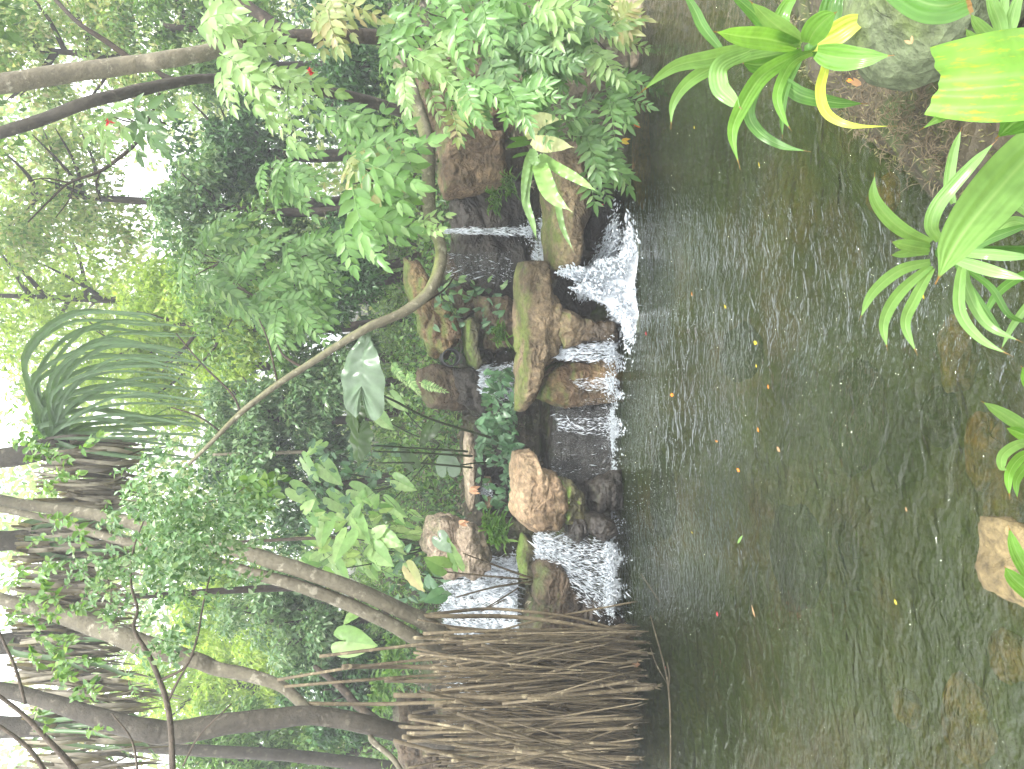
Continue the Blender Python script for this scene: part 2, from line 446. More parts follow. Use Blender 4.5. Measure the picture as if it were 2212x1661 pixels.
def mat_water(name, murk, murk_mix, b1=.6, scale=1.0, foam=False):
    s = NT(name); pos = s.geo_pos((scale, scale * 1.5, scale))
    n0 = s.noise(2.6, 2, .5, pos, .6); n1 = s.noise(8.5, 2, .5, pos, .9); n2 = s.noise(24, 3, .6, pos, 1.2); big = s.noise(.9, 2, .5, pos)
    amp = s.ramp(big, [(.36, (.15, .15, .15)), (.62, (1, 1, 1))])
    h = s.math('ADD', s.math('MULTIPLY', n0, .8), s.math('ADD', s.math('MULTIPLY', n1, .8), s.math('MULTIPLY', amp, s.math('MULTIPLY', n2, .45))))
    nrm = s.bump(h, b1, WAVE)
    tr = s.n('ShaderNodeBsdfTransparent'); tr.inputs[0].default_value = (.66, .68, .50, 1)
    di = s.n('ShaderNodeBsdfDiffuse')
    mc = s.ramp(s.noise(1.4, 5, .6, s.geo_pos()), [(.35, srgb(murk[0])), (.65, srgb(murk[1]))])
    s.l(mc, di.inputs[0])
    m1 = s.n('ShaderNodeMixShader'); m1.inputs[0].default_value = murk_mix
    s.l(tr.outputs[0], m1.inputs[1]); s.l(di.outputs[0], m1.inputs[2])
    gl = s.n('ShaderNodeBsdfGlossy'); gl.inputs['Roughness'].default_value = .03; s.l(nrm, gl.inputs['Normal'])
    fr = s.n('ShaderNodeFresnel'); fr.inputs[0].default_value = 1.52; s.l(nrm, fr.inputs['Normal'])
    m2 = s.n('ShaderNodeMixShader'); s.l(fr.outputs[0], m2.inputs[0]); s.l(m1.outputs[0], m2.inputs[1]); s.l(gl.outputs[0], m2.inputs[2])
    s.l(m2.outputs[0], s.out.inputs[0]); return s.m
WAVE = .036
M['water'] = mat_water('pond_water', ('283414', '3e4e26'), .32, 1.0)
M['pool'] = mat_water('upper_pool_water', ('2e2c20', '3c3a2a'), .4, .9, 2.0)
wx = np.linspace(-9, 9, 61); wy = np.linspace(.3, 6.0, 41); X2, Y2 = np.meshgrid(wx, wy)
w = mesh_np('water', np.stack([X2, Y2, X2 * 0], -1).reshape(-1, 3), grid_faces(41, 61), M['water'], None, True, None, 4)
props(w, kind='structure')
# upper pool behind the ledge
X2, Y2 = np.meshgrid(np.linspace(-2.6, 1.5, 30), np.linspace(5.62, 6.5, 12))
w = mesh_np('upper_pool_water', np.stack([X2, Y2, X2 * 0 + .50], -1).reshape(-1, 3), grid_faces(12, 30), M['pool'], None, True, None, 4)
props(w, kind='structure')

# ------------------------------------------------------------------ rocks
def rock(outline, d, thick, mat, name, label, cat='rock', group=None, box=.55, rough=1.0, seed=0, nu=64, nv=40, back=None):
    """a boulder: star-shaped outline (picture units at distance d), real thickness, roughened all over"""
    P = [W(X, Y, d) for X, Y in outline]
    cx = sum(p.x for p in P) / len(P); cz = sum(p.z for p in P) / len(P)
    ang = []; rad = []
    for i in range(len(P)):                             # densify edges for a straight-sided outline
        a, b2 = P[i], P[(i + 1) % len(P)]
        for k in range(10):
            q = a.lerp(b2, k / 10); ang.append(math.atan2(q.z - cz, q.x - cx)); rad.append(math.hypot(q.x - cx, q.z - cz))
    o = np.argsort(ang); ang = np.array(ang)[o]; rad = np.array(rad)[o]
    A = np.concatenate([ang - 2 * math.pi, ang, ang + 2 * math.pi]); Rr = np.concatenate([rad] * 3)
    V = []
    tb = back if back is not None else thick
    for i in range(nv + 1):
        ph = -math.pi / 2 + math.pi * i / nv
        cr = abs(math.cos(ph)) ** box; sy = abs(math.sin(ph)) ** box * (1 if ph > 0 else -1)
        for j in range(nu):
            th = -math.pi + 2 * math.pi * j / nu
            r = np.interp(th, A, Rr) * cr
            V.append((cx + r * math.cos(th), d + (tb if sy > 0 else thick) * sy, cz + r * math.sin(th)))
    V = np.array(V); size = max(rad.mean(), .05)
    C = np.array((cx, d, cz)); so = seed * 7.3
    out = []
    for v in V:
        dv = unit(v - C); p = Vector(v)
        q = p * (2.2 / max(size, .12) * .35) + Vector((so, 0, so))
        a = mnoise.fractal(q, .8, 2.1, 6)
        wv = mnoise.noise(p * 3 + Vector((so, 0, 0))) * .06
        zz = (p.z + wv) * 4.5 / max(.16, size) * .32; st = zz - math.floor(zz); st = min(st, (1 - st) * 4) * 1.4 - .6
        cr = mnoise.voronoi((p + Vector((wv, 0, wv))) * (1.5 / max(size, .1)) + Vector((so, so, 0)))[0]
        cd = min(1, (cr[1] - cr[0]) * 3.2) - 1
        rg = abs(mnoise.noise(q * 2.7)) * 2
        k = size * rough * (.20 * a + .06 * st + .10 * cd - .06 * rg)
        out.append(v + dv * k)
    V = np.array(out)
    base = np.array((cx, d, V[:, 2].min())); 
    me_o = mesh_np(name, V - base, grid_faces(nv + 1, nu, True), mat, None, True, None, 4)
    me_o.location = base
    return props(me_o, label, cat, group)

RG = 'rocks around the waterfall'
rock([(1114, 560), (1180, 556), (1188, 640), (1208, 700), (1214, 745), (1203, 772), (1170, 806), (1158, 858), (1140, 888), (1116, 886), (1110, 800), (1112, 650)],
     5.32, .26, M['tan_rock'], 'ledge_rock', 'long tan ledge rock jutting over the pond in the middle of the falls', 'rock', RG, .5, .8, 1, 110, 50)
rock([(1186, 655), (1215, 672), (1280, 690), (1345, 700), (1345, 745), (1262, 742), (1212, 760), (1196, 720)],
     5.2, .16, M['tan_rock'], 'buttress_rock', 'reddish tapering rock hanging from the ledge down to the water beside the big splash', 'rock', RG, .6, 1.0, 2)
rock([(1112, 972), (1150, 972), (1162, 1008), (1196, 1020), (1217, 1048), (1229, 1090), (1206, 1122), (1196, 1142), (1168, 1140), (1150, 1146), (1118, 1126), (1105, 1100), (1100, 1030)],
     5.2, .24, M['tan_dry'], 'boulder', 'big tan boulder with a pale cracked face above green moss', 'rock', RG, .5, .6, 3, 90, 54)
rock([(1200, 1022), (1232, 1036), (1264, 1074), (1262, 1118), (1216, 1132), (1205, 1100)], 5.16, .16, M['moss_rock'], 'mossy_rock',
     'rock covered with bright green moss under the tan boulder', 'rock', RG, .6, 1.2, 4)
rock([(1262, 1110), (1285, 1104), (1322, 1118), (1332, 1150), (1300, 1168), (1268, 1150)], 5.0, .13, M['dark_rock'], 'wet_stone',
     'rounded dark wet stone at the waterline under the mossy rock', 'rock', RG, .7, .5, 5)
rock([(1232, 1110), (1262, 1116), (1268, 1150), (1245, 1172), (1222, 1150)], 5.1, .12, M['dark_rock'], 'wet_stone',
     'small dark stone wedged between the mossy rock and the left cascade', 'rock', RG, .7, .7, 6)
rock([(1258, 1040), (1340, 1010), (1345, 1100), (1275, 1110)], 5.22, .14, M['dark_rock'], 'wet_stone',
     'low black rock in the water below the moss, right of the rounded stone', 'rock', RG, .7, .9, 7)
rock([(1178, 322), (1236, 325), (1268, 390), (1272, 460), (1248, 520), (1238, 590), (1206, 600), (1188, 592), (1176, 500), (1174, 400)],
     5.2, .3, M['tan_rock'], 'slab_rock', 'long moss streaked slab sticking out left beneath the fern fronds', 'rock', RG, .45, .6, 8, 90, 44)
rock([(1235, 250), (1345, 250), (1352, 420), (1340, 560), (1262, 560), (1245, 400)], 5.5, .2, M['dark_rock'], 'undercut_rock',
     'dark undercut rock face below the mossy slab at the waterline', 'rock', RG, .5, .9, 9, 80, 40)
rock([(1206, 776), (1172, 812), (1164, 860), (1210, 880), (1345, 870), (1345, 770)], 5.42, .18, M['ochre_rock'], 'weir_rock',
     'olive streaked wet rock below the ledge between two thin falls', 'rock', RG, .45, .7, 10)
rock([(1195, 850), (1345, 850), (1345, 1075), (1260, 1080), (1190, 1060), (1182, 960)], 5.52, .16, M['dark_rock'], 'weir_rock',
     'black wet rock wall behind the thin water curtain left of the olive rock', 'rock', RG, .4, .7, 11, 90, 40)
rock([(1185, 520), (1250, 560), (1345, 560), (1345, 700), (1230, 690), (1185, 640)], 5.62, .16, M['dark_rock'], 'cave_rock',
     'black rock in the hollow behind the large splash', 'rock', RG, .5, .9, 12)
# tiers behind
rock([(868, 556), (905, 560), (934, 620), (958, 664), (992, 690), (994, 742), (962, 772), (925, 762), (903, 722), (878, 650)], 6.25, .28, M['ochre_rock'], 'tier_rock',
     'stepped ochre rock with mossy top edge behind the crooked branch', 'rock', RG, .5, 1.1, 13, 90, 44)
rock([(1000, 690), (1018, 680), (1034, 700), (1027, 760), (1040, 790), (1028, 803), (1010, 786), (1002, 760)], 6.05, .2, M['moss_rock'], 'shelf_rock',
     'narrow yellow green shelf rock over a dark hollow', 'rock', RG, .5, .6, 14)
rock([(1026, 640), (1075, 640), (1112, 655), (1112, 752), (1060, 764), (1036, 750), (1030, 700)], 6.1, .2, M['brown_rock'], 'tier_rock',
     'brown layered rock under the shelf, half hidden by ivy leaves', 'rock', RG, .5, 1.1, 15)
rock([(900, 802), (930, 786), (970, 786), (1004, 800), (1038, 800), (1040, 862), (995, 884), (925, 886), (898, 850)], 6.3, .26, M['brown_rock'], 'boulder',
     'rounded brown boulder behind the dark leaf stalks, left of the pipe', 'rock', RG, .6, .7, 16)
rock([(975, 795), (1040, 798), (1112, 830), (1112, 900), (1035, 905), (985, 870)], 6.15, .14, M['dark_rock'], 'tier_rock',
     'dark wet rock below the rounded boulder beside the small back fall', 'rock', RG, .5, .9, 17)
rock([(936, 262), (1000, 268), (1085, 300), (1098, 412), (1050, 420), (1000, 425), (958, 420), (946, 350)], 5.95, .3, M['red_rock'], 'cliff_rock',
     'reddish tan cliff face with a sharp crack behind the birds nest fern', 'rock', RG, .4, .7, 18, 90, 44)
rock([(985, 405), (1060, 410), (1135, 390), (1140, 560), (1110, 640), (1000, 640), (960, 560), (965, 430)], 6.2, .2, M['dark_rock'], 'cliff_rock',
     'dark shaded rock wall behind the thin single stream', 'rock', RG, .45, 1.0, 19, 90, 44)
rock([(945, 555), (1112, 560), (1112, 660), (1000, 690), (950, 640)], 6.4, .18, M['brown_rock'], 'cliff_rock',
     'brown damp rock wall below the bend of the crooked branch', 'rock', RG, .45, 1.1, 20, 80, 40)
rock([(880, 120), (1010, 100), (1110, 180), (1120, 300), (960, 300), (890, 250)], 6.2, .3, M['red_rock'], 'bank_rock',
     'brown bank rock in shade behind the pinnate leaves', 'rock', RG, .5, 1.2, 21)
rock([(950, -60), (1200, -60), (1240, 120), (1230, 240), (1120, 260), (1000, 200), (950, 60)], 5.9, .3, M['brown_rock'], 'bank_rock',
     'dark brown bank rock behind the fern bank at the photo edge', 'rock', RG, .5, 1.2, 22)
rock([(1352, -30), (1392, -20), (1394, 88), (1368, 92), (1350, 60)], 4.9, .14, M['grey_rock'], 'shore_stone',
     'rounded brown stone on the far shore at the photo edge', 'rock', RG, .7, .5, 23)
rock([(1362, 112), (1386, 112), (1388, 142), (1364, 146)], 4.85, .05, M['grey_rock'], 'shore_stone',
     'small grey pebble at the waterline beside the rounded shore stone', 'rock', RG, .8, .4, 24, 32, 20)
rock([(926, 1118), (975, 1112), (1030, 1128), (1060, 1160), (1062, 1222), (1010, 1240), (930, 1232), (915, 1180)], 6.0, .26, M['grey_rock'], 'root_rock',
     'pale rough rock with hanging root fibres right of the wide back fall', 'rock', RG, .5, 1.2, 25, 80, 44)
rock([(1002, 925), (1022, 925), (1026, 1010), (1026, 1104), (1008, 1112), (1003, 1010)], 6.05, .14, M['grey_rock'], 'shelf_rock',
     'thin pale stone shelf behind the ivy and leaf stalks', 'rock', RG, .5, .5, 26)
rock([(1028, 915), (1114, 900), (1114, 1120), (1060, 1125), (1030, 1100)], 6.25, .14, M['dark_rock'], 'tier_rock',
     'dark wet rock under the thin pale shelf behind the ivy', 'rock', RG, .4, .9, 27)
rock([(1046, 1028), (1060, 1028), (1064, 1046), (1048, 1050)], 6.08, .05, M['tan_dry'], 'stone',
     'small yellowish stone in the trickle under the thin shelf', 'rock', RG, .7, .5, 28, 28, 18)
rock([(1046, 1072), (1062, 1070), (1064, 1096), (1048, 1100)], 6.05, .05, M['tan_dry'], 'stone',
     'second small yellowish stone left of the first one under the thin shelf', 'rock', RG, .7, .5, 29, 28, 18)
rock([(1128, 1150), (1148, 1160), (1162, 1200), (1162, 1262), (1128, 1260), (1118, 1200)], 5.5, .16, M['moss_rock'], 'slab_rock',
     'green tinged slab on top of the left cascade under the grasses', 'rock', RG, .5, .6, 30)
rock([(1152, 1205), (1200, 1202), (1232, 1240), (1290, 1280), (1345, 1330), (1345, 1450), (1180, 1450), (1150, 1330)], 5.3, .24, M['brown_rock'], 'bank_rock',
     'grey brown blocky rock between the left cascade and the hanging roots', 'rock', RG, .45, .9, 31, 90, 44)
rock([(860, 1520), (900, 1524), (960, 1560), (970, 1700), (880, 1720), (850, 1600)], 5.9, .3, M['brown_rock'], 'root_rock',
     'brown rock behind the left trunk at the photo edge', 'rock', RG, .55, 1.1, 32)
rock([(1110, 1400), (1345, 1400), (1370, 1760), (1100, 1760)], 5.4, .3, M['dark_rock'], 'bank_rock',
     'dark bank rock hidden behind the curtain of hanging roots', 'rock', RG, .4, 1.0, 33)
# near ones
rock([(1885, -160), (2030, -170), (2130, -120), (2140, 60), (2110, 130), (2020, 170), (1950, 150), (1900, 70), (1872, 0)], 1.72, .22, M['algae_rock'], 'boulder',
     'smooth grey green boulder behind the striped strap leaf plant on the near bank', 'rock', None, .7, .25, 34)
rock([(2148, 1118), (2172, 1112), (2200, 1150), (2240, 1160), (2250, 1310), (2200, 1308), (2160, 1290), (2152, 1250), (2166, 1190)], 1.62, .09, M['pit_rock'], 'shore_rock',
     'yellowish pitted rock breaking the surface at the near shore', 'rock', None, .6, .8, 35)
def sunk(X, Y, z, rx, ry, rz, label, seed, mat='sunk_rock'):
    p = WZ(X, Y, z); V = []; nu, nv = 40, 24
    for i in range(nv + 1):
        ph = -math.pi / 2 + math.pi * i / nv
        for j in range(nu):
            th = 2 * math.pi * j / nu
            v = Vector((math.cos(ph) * math.cos(th), math.cos(ph) * math.sin(th), math.sin(ph)))
            k = 1 + .22 * mnoise.fractal(v * 1.3 + Vector((seed, 0, 0)), 1, 2, 4)
            V.append((v.x * rx * k, v.y * ry * k, v.z * rz * k))
    o = mesh_np('sunken_rock', np.array(V), grid_faces(nv + 1, nu, True), M[mat], None, True, None, 4)
    o.location = p; return props(o, label, 'rock', 'sunken rocks seen through the water')
sunk(2130, 980, -.045, .12, .07, .035, 'brown flat rock under water near the bottom edge', 1)
sunk(1915, 420, -.05, .07, .09, .035, 'amber rock under water beside the arching leaf plant', 2)
sunk(2070, 760, -.06, .13, .06, .05, 'olive rock under water below the arching leaves', 3)
sunk(2090, 1560, -.05, .13, .10, .04, 'wide yellowish rock under water in the corner by the near shore', 4)
sunk(1960, 1530, -.10, .06, .05, .04, 'small brown stone under water beside the wide corner rock', 5)
sunk(1430, 1075, -.03, .26, .20, .02, 'large reddish slab under water in front of the tan boulder', 6, 'brown_rock')
sunk(1600, 760, -.12, .14, .18, .07, 'brown stone under water in the middle of the pond', 7, 'brown_rock')
sunk(2170, 1130, -.06, .13, .05, .05, 'yellow brown rock under water beside the pitted shore rock', 8)
sunk(1385, 310, -.05, .45, .10, .05, 'ochre sunken ledge along the foot of the fern bank', 9)

sunk(2150, 700, -.09, .05, .04, .03, 'small dark stone under water beside the olive rock', 10, 'brown_rock')
sunk(2030, 900, -.16, .10, .07, .05, 'murky stone under water out from the bottom edge', 11, 'brown_rock')
sunk(2180, 1420, -.12, .08, .07, .04, 'olive stone under water left of the pitted shore rock', 12)
sunk(1850, 900, -.20, .22, .16, .08, 'wide murky stone under the middle of the near water', 13, 'brown_rock')
sunk(1720, 1200, -.2, .25, .2, .08, 'broad dark stone under water left of the middle', 14, 'brown_rock')

# black outlet pipe in the hollow
acc = Acc()
A = W(975, 772, 6.02); 
n = 28; V = []
for (r, y) in ((.075, .28), (.075, 0), (.062, 0), (.062, .26)):
    for j in range(n):
        a = 2 * math.pi * j / n; V.append((r * math.cos(a), y, r * math.sin(a)))
f = grid_faces(4, n, True); acc.add(V, f)
s = NT('black_plastic'); b = s.n('ShaderNodeBsdfPrincipled'); b.inputs['Base Color'].default_value = (.012, .012, .013, 1); b.inputs['Roughness'].default_value = .4
s.l(b.outputs[0], s.out.inputs[0]); M['black'] = s.m
p = acc.build('outlet_pipe', M['black']); p.location = A
props(p, 'short black pipe mouth in the hollow between the back rocks', 'pipe')

# ------------------------------------------------------------------ falling water
s = NT('white_water'); b = s.n('ShaderNodeBsdfPrincipled'); b.inputs['Base Color'].default_value = (.82, .86, .9, 1); b.inputs['Roughness'].default_value = .25
t = s.n('ShaderNodeBsdfTranslucent'); t.inputs[0].default_value = (.85, .9, .95, 1)
mx = s.n('ShaderNodeMixShader'); mx.inputs[0].default_value = .4; s.l(b.outputs[0], mx.inputs[1]); s.l(t.outputs[0], mx.inputs[2]); s.l(mx.outputs[0], s.out.inputs[0])
M['foam'] = s.m
def mat_sheet(name, lo, hi, sc=(30, 30, 3)):
    s = NT(name); pos = s.geo_pos(sc); n1 = s.noise(1, 5, .65, pos, .3); n2 = s.noise(3.3, 3, .6, pos)
    f = s.ramp(s.math('ADD', s.math('MULTIPLY', n1, .7), s.math('MULTIPLY', n2, .3)), [(lo, (0, 0, 0)), (hi, (1, 1, 1))])
    tr = s.n('ShaderNodeBsdfTransparent'); tr.inputs[0].default_value = (.9, .92, .92, 1)
    gl = s.n('ShaderNodeBsdfGlossy'); gl.inputs['Roughness'].default_value = .1; s.l(s.bump(n1, .8, .05), gl.inputs['Normal'])
    m0 = s.n('ShaderNodeMixShader'); m0.inputs[0].default_value = .05; s.l(tr.outputs[0], m0.inputs[1]); s.l(gl.outputs[0], m0.inputs[2])
    d = s.n('ShaderNodeBsdfDiffuse'); d.inputs[0].default_value = (.8, .84, .88, 1)
    m1 = s.n('ShaderNodeMixShader'); s.l(f, m1.inputs[0]); s.l(m0.outputs[0], m1.inputs[1]); s.l(d.outputs[0], m1.inputs[2])
    s.l(m1.outputs[0], s.out.inputs[0]); return s.m
M['sheet'] = mat_sheet('thin_water_curtain', .60, .80)
M['sheet_thick'] = mat_sheet('frothy_water_curtain', .44, .56, (26, 26, 15))

def spindles(acc, P, D, L, R):
    """frozen drops and threads of water"""
    P = np.asarray(P, float); n = len(P); D = unit(D)
    N = unit(np.cross(D, RNG.normal(size=(n, 3)))); B = np.cross(D, N)
    L = np.broadcast_to(L, (n,))[:, None]; R = np.broadcast_to(R, (n,))[:, None]
    rows = [P - D * L * .5]
    for k in range(4):
        a = math.pi / 2 * k; rows.append(P + (N * math.cos(a) + B * math.sin(a)) * R)
    rows.append(P + D * L * .5)
    V = np.stack(rows, 1).reshape(-1, 3)
    t0 = np.array([(0, 2, 1), (0, 3, 2), (0, 4, 3), (0, 1, 4), (5, 1, 2), (5, 2, 3), (5, 3, 4), (5, 4, 1)])
    acc.add(V, (t0[None] + (np.arange(n) * 6)[:, None, None]).reshape(-1, 3))

def fall(label, top, bottom, d0, d1, n, size, spread=.03, sheet=None, burst=0, cat='waterfall', arc=.5, threads=(9, 3.0), name='waterfall'):
    """top, bottom: ((X,Y0),(X,Y1)) picture segments; water falls from one to the other"""
    root = empty(name, W(bottom[0][0], (bottom[0][1] + bottom[1][1]) / 2, d1), label, cat, 'streams of the waterfall')
    ta, tb = W(top[0][0], top[0][1], d0), W(top[1][0], top[1][1], d0)
    ba, bb = W(bottom[0][0], bottom[0][1], d1), W(bottom[1][0], bottom[1][1], d1)
    if sheet:
        V = []; r, c = 26, 40
        for i in range(r):
            t = i / (r - 1)
            for j in range(c):
                u = j / (c - 1); a = ta.lerp(tb, u); e = ba.lerp(bb, u)
                p = a.lerp(e, t); p.z = a.z + (e.z - a.z) * (t ** (1 + arc)); p.y += .025 * mnoise.noise(Vector((u * 8, t * 3, d0))) + .01 * math.sin(u * 47 + t * 5)
                V.append(p)
        mesh_np('water_sheet', np.array([tuple(v) for v in V]), grid_faces(r, c), sheet, root, True, None, 4)
    u = RNG.random(n); u = np.clip(u + .06 * np.sin(u * 31), 0, 1); t = RNG.random(n)
    ta, tb, ba, bb = (np.array(v) for v in (ta, tb, ba, bb))
    a = ta + (tb - ta) * u[:, None]; e = ba + (bb - ba) * u[:, None]
    P = a + (e - a) * t[:, None]; P[:, 2] = a[:, 2] + (e[:, 2] - a[:, 2]) * t ** (1 + arc)
    P += RNG.normal(size=(n, 3)) * spread * (.35 + t[:, None]) * np.array((1, .6, .6))
    D = unit(e - a) + RNG.normal(size=(n, 3)) * .35 + np.array((0, 0, -.5)) * t[:, None]
    sz = size * RNG.gamma(2.0, .5, n)
    acc = Acc(); spindles(acc, P, D, sz * threads[0], sz * .55)
    if burst:
        uu = RNG.random(burst); e = ba + (bb - ba) * uu[:, None]
        ph = RNG.random(burst) * 2 * math.pi; v = np.abs(RNG.normal(size=burst))
        off = np.stack([np.cos(ph) * v * .055, np.sin(ph) * v * .05, np.abs(RNG.normal(size=burst)) * .035 + .004], -1)
        P = e + off; D = unit(off) + RNG.normal(size=(burst, 3)) * .4
        sz = size * RNG.gamma(2.0, .5, burst); spindles(acc, P, D, sz * threads[1], sz * .8)
    acc.build('spray', M['foam'], root, False)
    return root

M_s = M['sheet']
fall('wide frothy back fall behind the smooth leaning trunk', ((958, 1218), (958, 1405)), ((1118, 1200), (1118, 1440)), 6.35, 6.0, 7000, .0046, .03, M['sheet_thick'], 800, arc=.25)
fall('steep left cascade tumbling from the sill beside the tan boulder', ((1158, 1146), (1158, 1205)), ((1326, 1175), (1326, 1325)), 5.35, 4.95, 3600, .0032, .045, M['sheet'], 1800, arc=.3)
fall('thin water curtain over the black rock wall', ((1196, 838), (1190, 1030)), ((1328, 838), (1328, 1040)), 5.34, 5.22, 120, .0020, .012, M['sheet'], 200, arc=.2)
fall('narrow stream down the black wall nearest the tan boulder', ((1205, 902), (1205, 930)), ((1328, 900), (1328, 945)), 5.3, 5.18, 550, .0022, .005, None, 450, arc=.3)
fall('narrow stream down the black wall nearest the olive rock', ((1205, 824), (1205, 836)), ((1328, 815), (1328, 842)), 5.3, 5.16, 420, .0026, .010, None, 900, arc=.3)
fall('short white stream pouring off the ledge onto the pond', ((1204, 752), (1204, 776)), ((1326, 738), (1326, 780)), 5.2, 5.08, 1300, .0030, .012, None, 800, arc=.4)
fall('thin single stream dropping beside the cliff', ((940, 496), (940, 502)), ((1150, 490), (1150, 510)), 5.95, 5.9, 700, .0042, .006, None, 300, arc=.1)
fall('small back fall between the rounded boulder and the brown layered rock', ((1035, 792), (1035, 850)), ((1112, 788), (1112, 860)), 6.05, 5.9, 1600, .0032, .02, M['sheet'], 300, arc=.3)
fall('short trickle under the thin pale shelf', ((1040, 1050), (1040, 1068)), ((1066, 1048), (1066, 1072)), 6.05, 6.0, 250, .0028, .01, None, 60)
fall('white rapids sliding over the mossy slab beside the nest fern', ((1176, 445), (1150, 560)), ((1182, 470), (1186, 585)), 5.75, 5.5, 1500, .0036, .03, M['sheet'], 500, arc=.3)
fall('bits of falling water behind the hanging roots', ((965, 1410), (965, 1570)), ((1080, 1420), (1080, 1570)), 6.2, 6.0, 1200, .0036, .03, M['sheet'], 200, arc=.3)
fall('faint trickles down the shaded rock wall', ((960, 545), (960, 600)), ((1105, 545), (1105, 610)), 6.05, 5.95, 160, .0026, .02, M['sheet'], 50, arc=.1)
# the big splash: water shooting down-left from under the slab
root = empty('splash', W(1335, 600, 5.0), 'large white splash where the main stream hits the pond', 'splash', 'streams of the waterfall')
acc = Acc()
nS = 13000
u = RNG.random(nS); ph = RNG.random(nS)
base = np.array(W(1330, 622, 4.96)); 
ex = RNG.normal(size=nS) * .14; hmax = .50 * np.exp(-(ex / .14) ** 2) * (.75 + .25 * np.sin(ex * 60)) + .03
z = RNG.random(nS) ** .85 * hmax
P = np.stack([base[0] + ex + .05 * (z / .3) + RNG.normal(size=nS) * .01, base[1] + RNG.normal(size=nS) * .07, .0 + z], -1)
D = np.stack([ex * 3 + .2, -.3 + RNG.normal(size=nS) * .4, .9 - RNG.random(nS) * .9], -1) + RNG.normal(size=(nS, 3)) * .35
sz = .005 * RNG.gamma(2, .5, nS); spindles(acc, P, D, sz * 4.5, sz * .8)
# foot spreading right along the water and the jet feeding it
nJ = 2000; t = RNG.random(nJ); a = np.array(W(1255, 640, 5.3)); e = np.array(W(1330, 500, 5.05))
P = a + (e - a) * t[:, None] + RNG.normal(size=(nJ, 3)) * np.stack([.03 + .05 * t, .03 + .02 * t, .03 - .015 * t], -1)
P[:, 2] = np.maximum(P[:, 2], .004); sz = .004 * RNG.gamma(2, .5, nJ)
spindles(acc, P, unit(e - a) + RNG.normal(size=(nJ, 3)) * .4, sz * 5, sz * .7)
acc.build('spray', M['foam'], root, False)
# core of aerated water
V = []; nu, nv = 50, 26
for i in range(nv):
    for j in range(nu):
        x = (j / (nu - 1) - .5) * .62; yy = (i / (nv - 1) - .5) * .30
        h = .33 * math.exp(-(x / .17) ** 2) * math.exp(-(yy / .10) ** 2) + .08 * mnoise.fractal(Vector((x * 14, yy * 14, 3)), 1, 2, 4) * math.exp(-(x / .2) ** 2 - (yy / .11) ** 2)
        V.append((base[0] + x, base[1] + yy, h - .01))
mesh_np('froth', np.array(V), grid_faces(nv, nu), M['foam'], root, True, None, 4)
# foam lying on the pond along the foot of the falls
acc = Acc(); nF = 13100
Y = np.concatenate([RNG.normal(600, 62, 5600), RNG.normal(760, 24, 1500), RNG.normal(838, 14, 900), RNG.normal(925, 26, 1100), RNG.uniform(480, 1340, 1400), RNG.normal(1250, 52, 2600)])
Xf = 1330 + np.abs(RNG.normal(size=nF)) * (5 + 5 * RNG.random(nF)) * (1 + .5 * np.sin(Y * .09) + .3 * np.sin(Y * .23)) - 8
P = np.array([tuple(WZ(a, b, .004)) for a, b in zip(Xf, Y)]); P[:, 2] += np.abs(RNG.normal(size=nF)) * .006
D = RNG.normal(size=(nF, 3)) * (1, .4, .1); sz = .0034 * RNG.gamma(2, .5, nF); spindles(acc, P, D, sz * 3.4, sz)
o = acc.build('foam', M['foam'], None, False); props(o, kind='stuff')
# drops scattered on the water in front
acc = Acc(); nD = 900
P = np.array([tuple(WZ(1350 + abs(random.gauss(0, 60)), random.uniform(450, 1330), .006)) for _ in range(nD)])
spindles(acc, P, RNG.normal(size=(nD, 3)), .006, .0022)
o = acc.build('water_drops', M['foam'], None, False); props(o, kind='stuff')

# ------------------------------------------------------------------ trunks
def px_tube(acc, pts, seg=12, rough=.12, nmul=8):
    """pts: (X, Y, distance, width in picture units)"""
    P = [W(a, b, d) for a, b, d, w in pts]; R = [w * .44 * (P[i] - Vector((0, 0, CAM_H))).length / F for i, (a, b, d, w) in enumerate(pts)]
    return tube(acc, P, R, (len(P) - 1) * nmul + 1, seg, rough)

def crown_mesh(center, radii, n, leaf, mat, parent, name='crown', lw=.45, clumps=26, hang=.5, fine=False, shell=.55, dens=None):
    """leaf clumps through an uneven volume"""
    C = np.array(center); Rr = np.array(radii)
    cc = rand_dirs(clumps) * (RNG.random((clumps, 1)) ** .4) * Rr
    cr = RNG.uniform(.22, .5, clumps) * Rr.mean()
    k = RNG.integers(0, clumps, n)
    off = rand_dirs(n) * (shell + (1 - shell) * RNG.random((n, 1)) ** .6) * cr[k][:, None] * np.array((1, 1, .7))
    P = C + cc[k] + off
    D = rand_dirs(n, (0, 0, -hang)) + unit(off) * .5
    N = rand_dirs(n, (0, -.2, .9), .8)
    L = leaf * RNG.uniform(.6, 1.3, n)
    V, T, U = leafcloud(P, D, N, L, L * lw, fine=fine)
    return mesh_np(name, V, T, mat, parent, False, U)

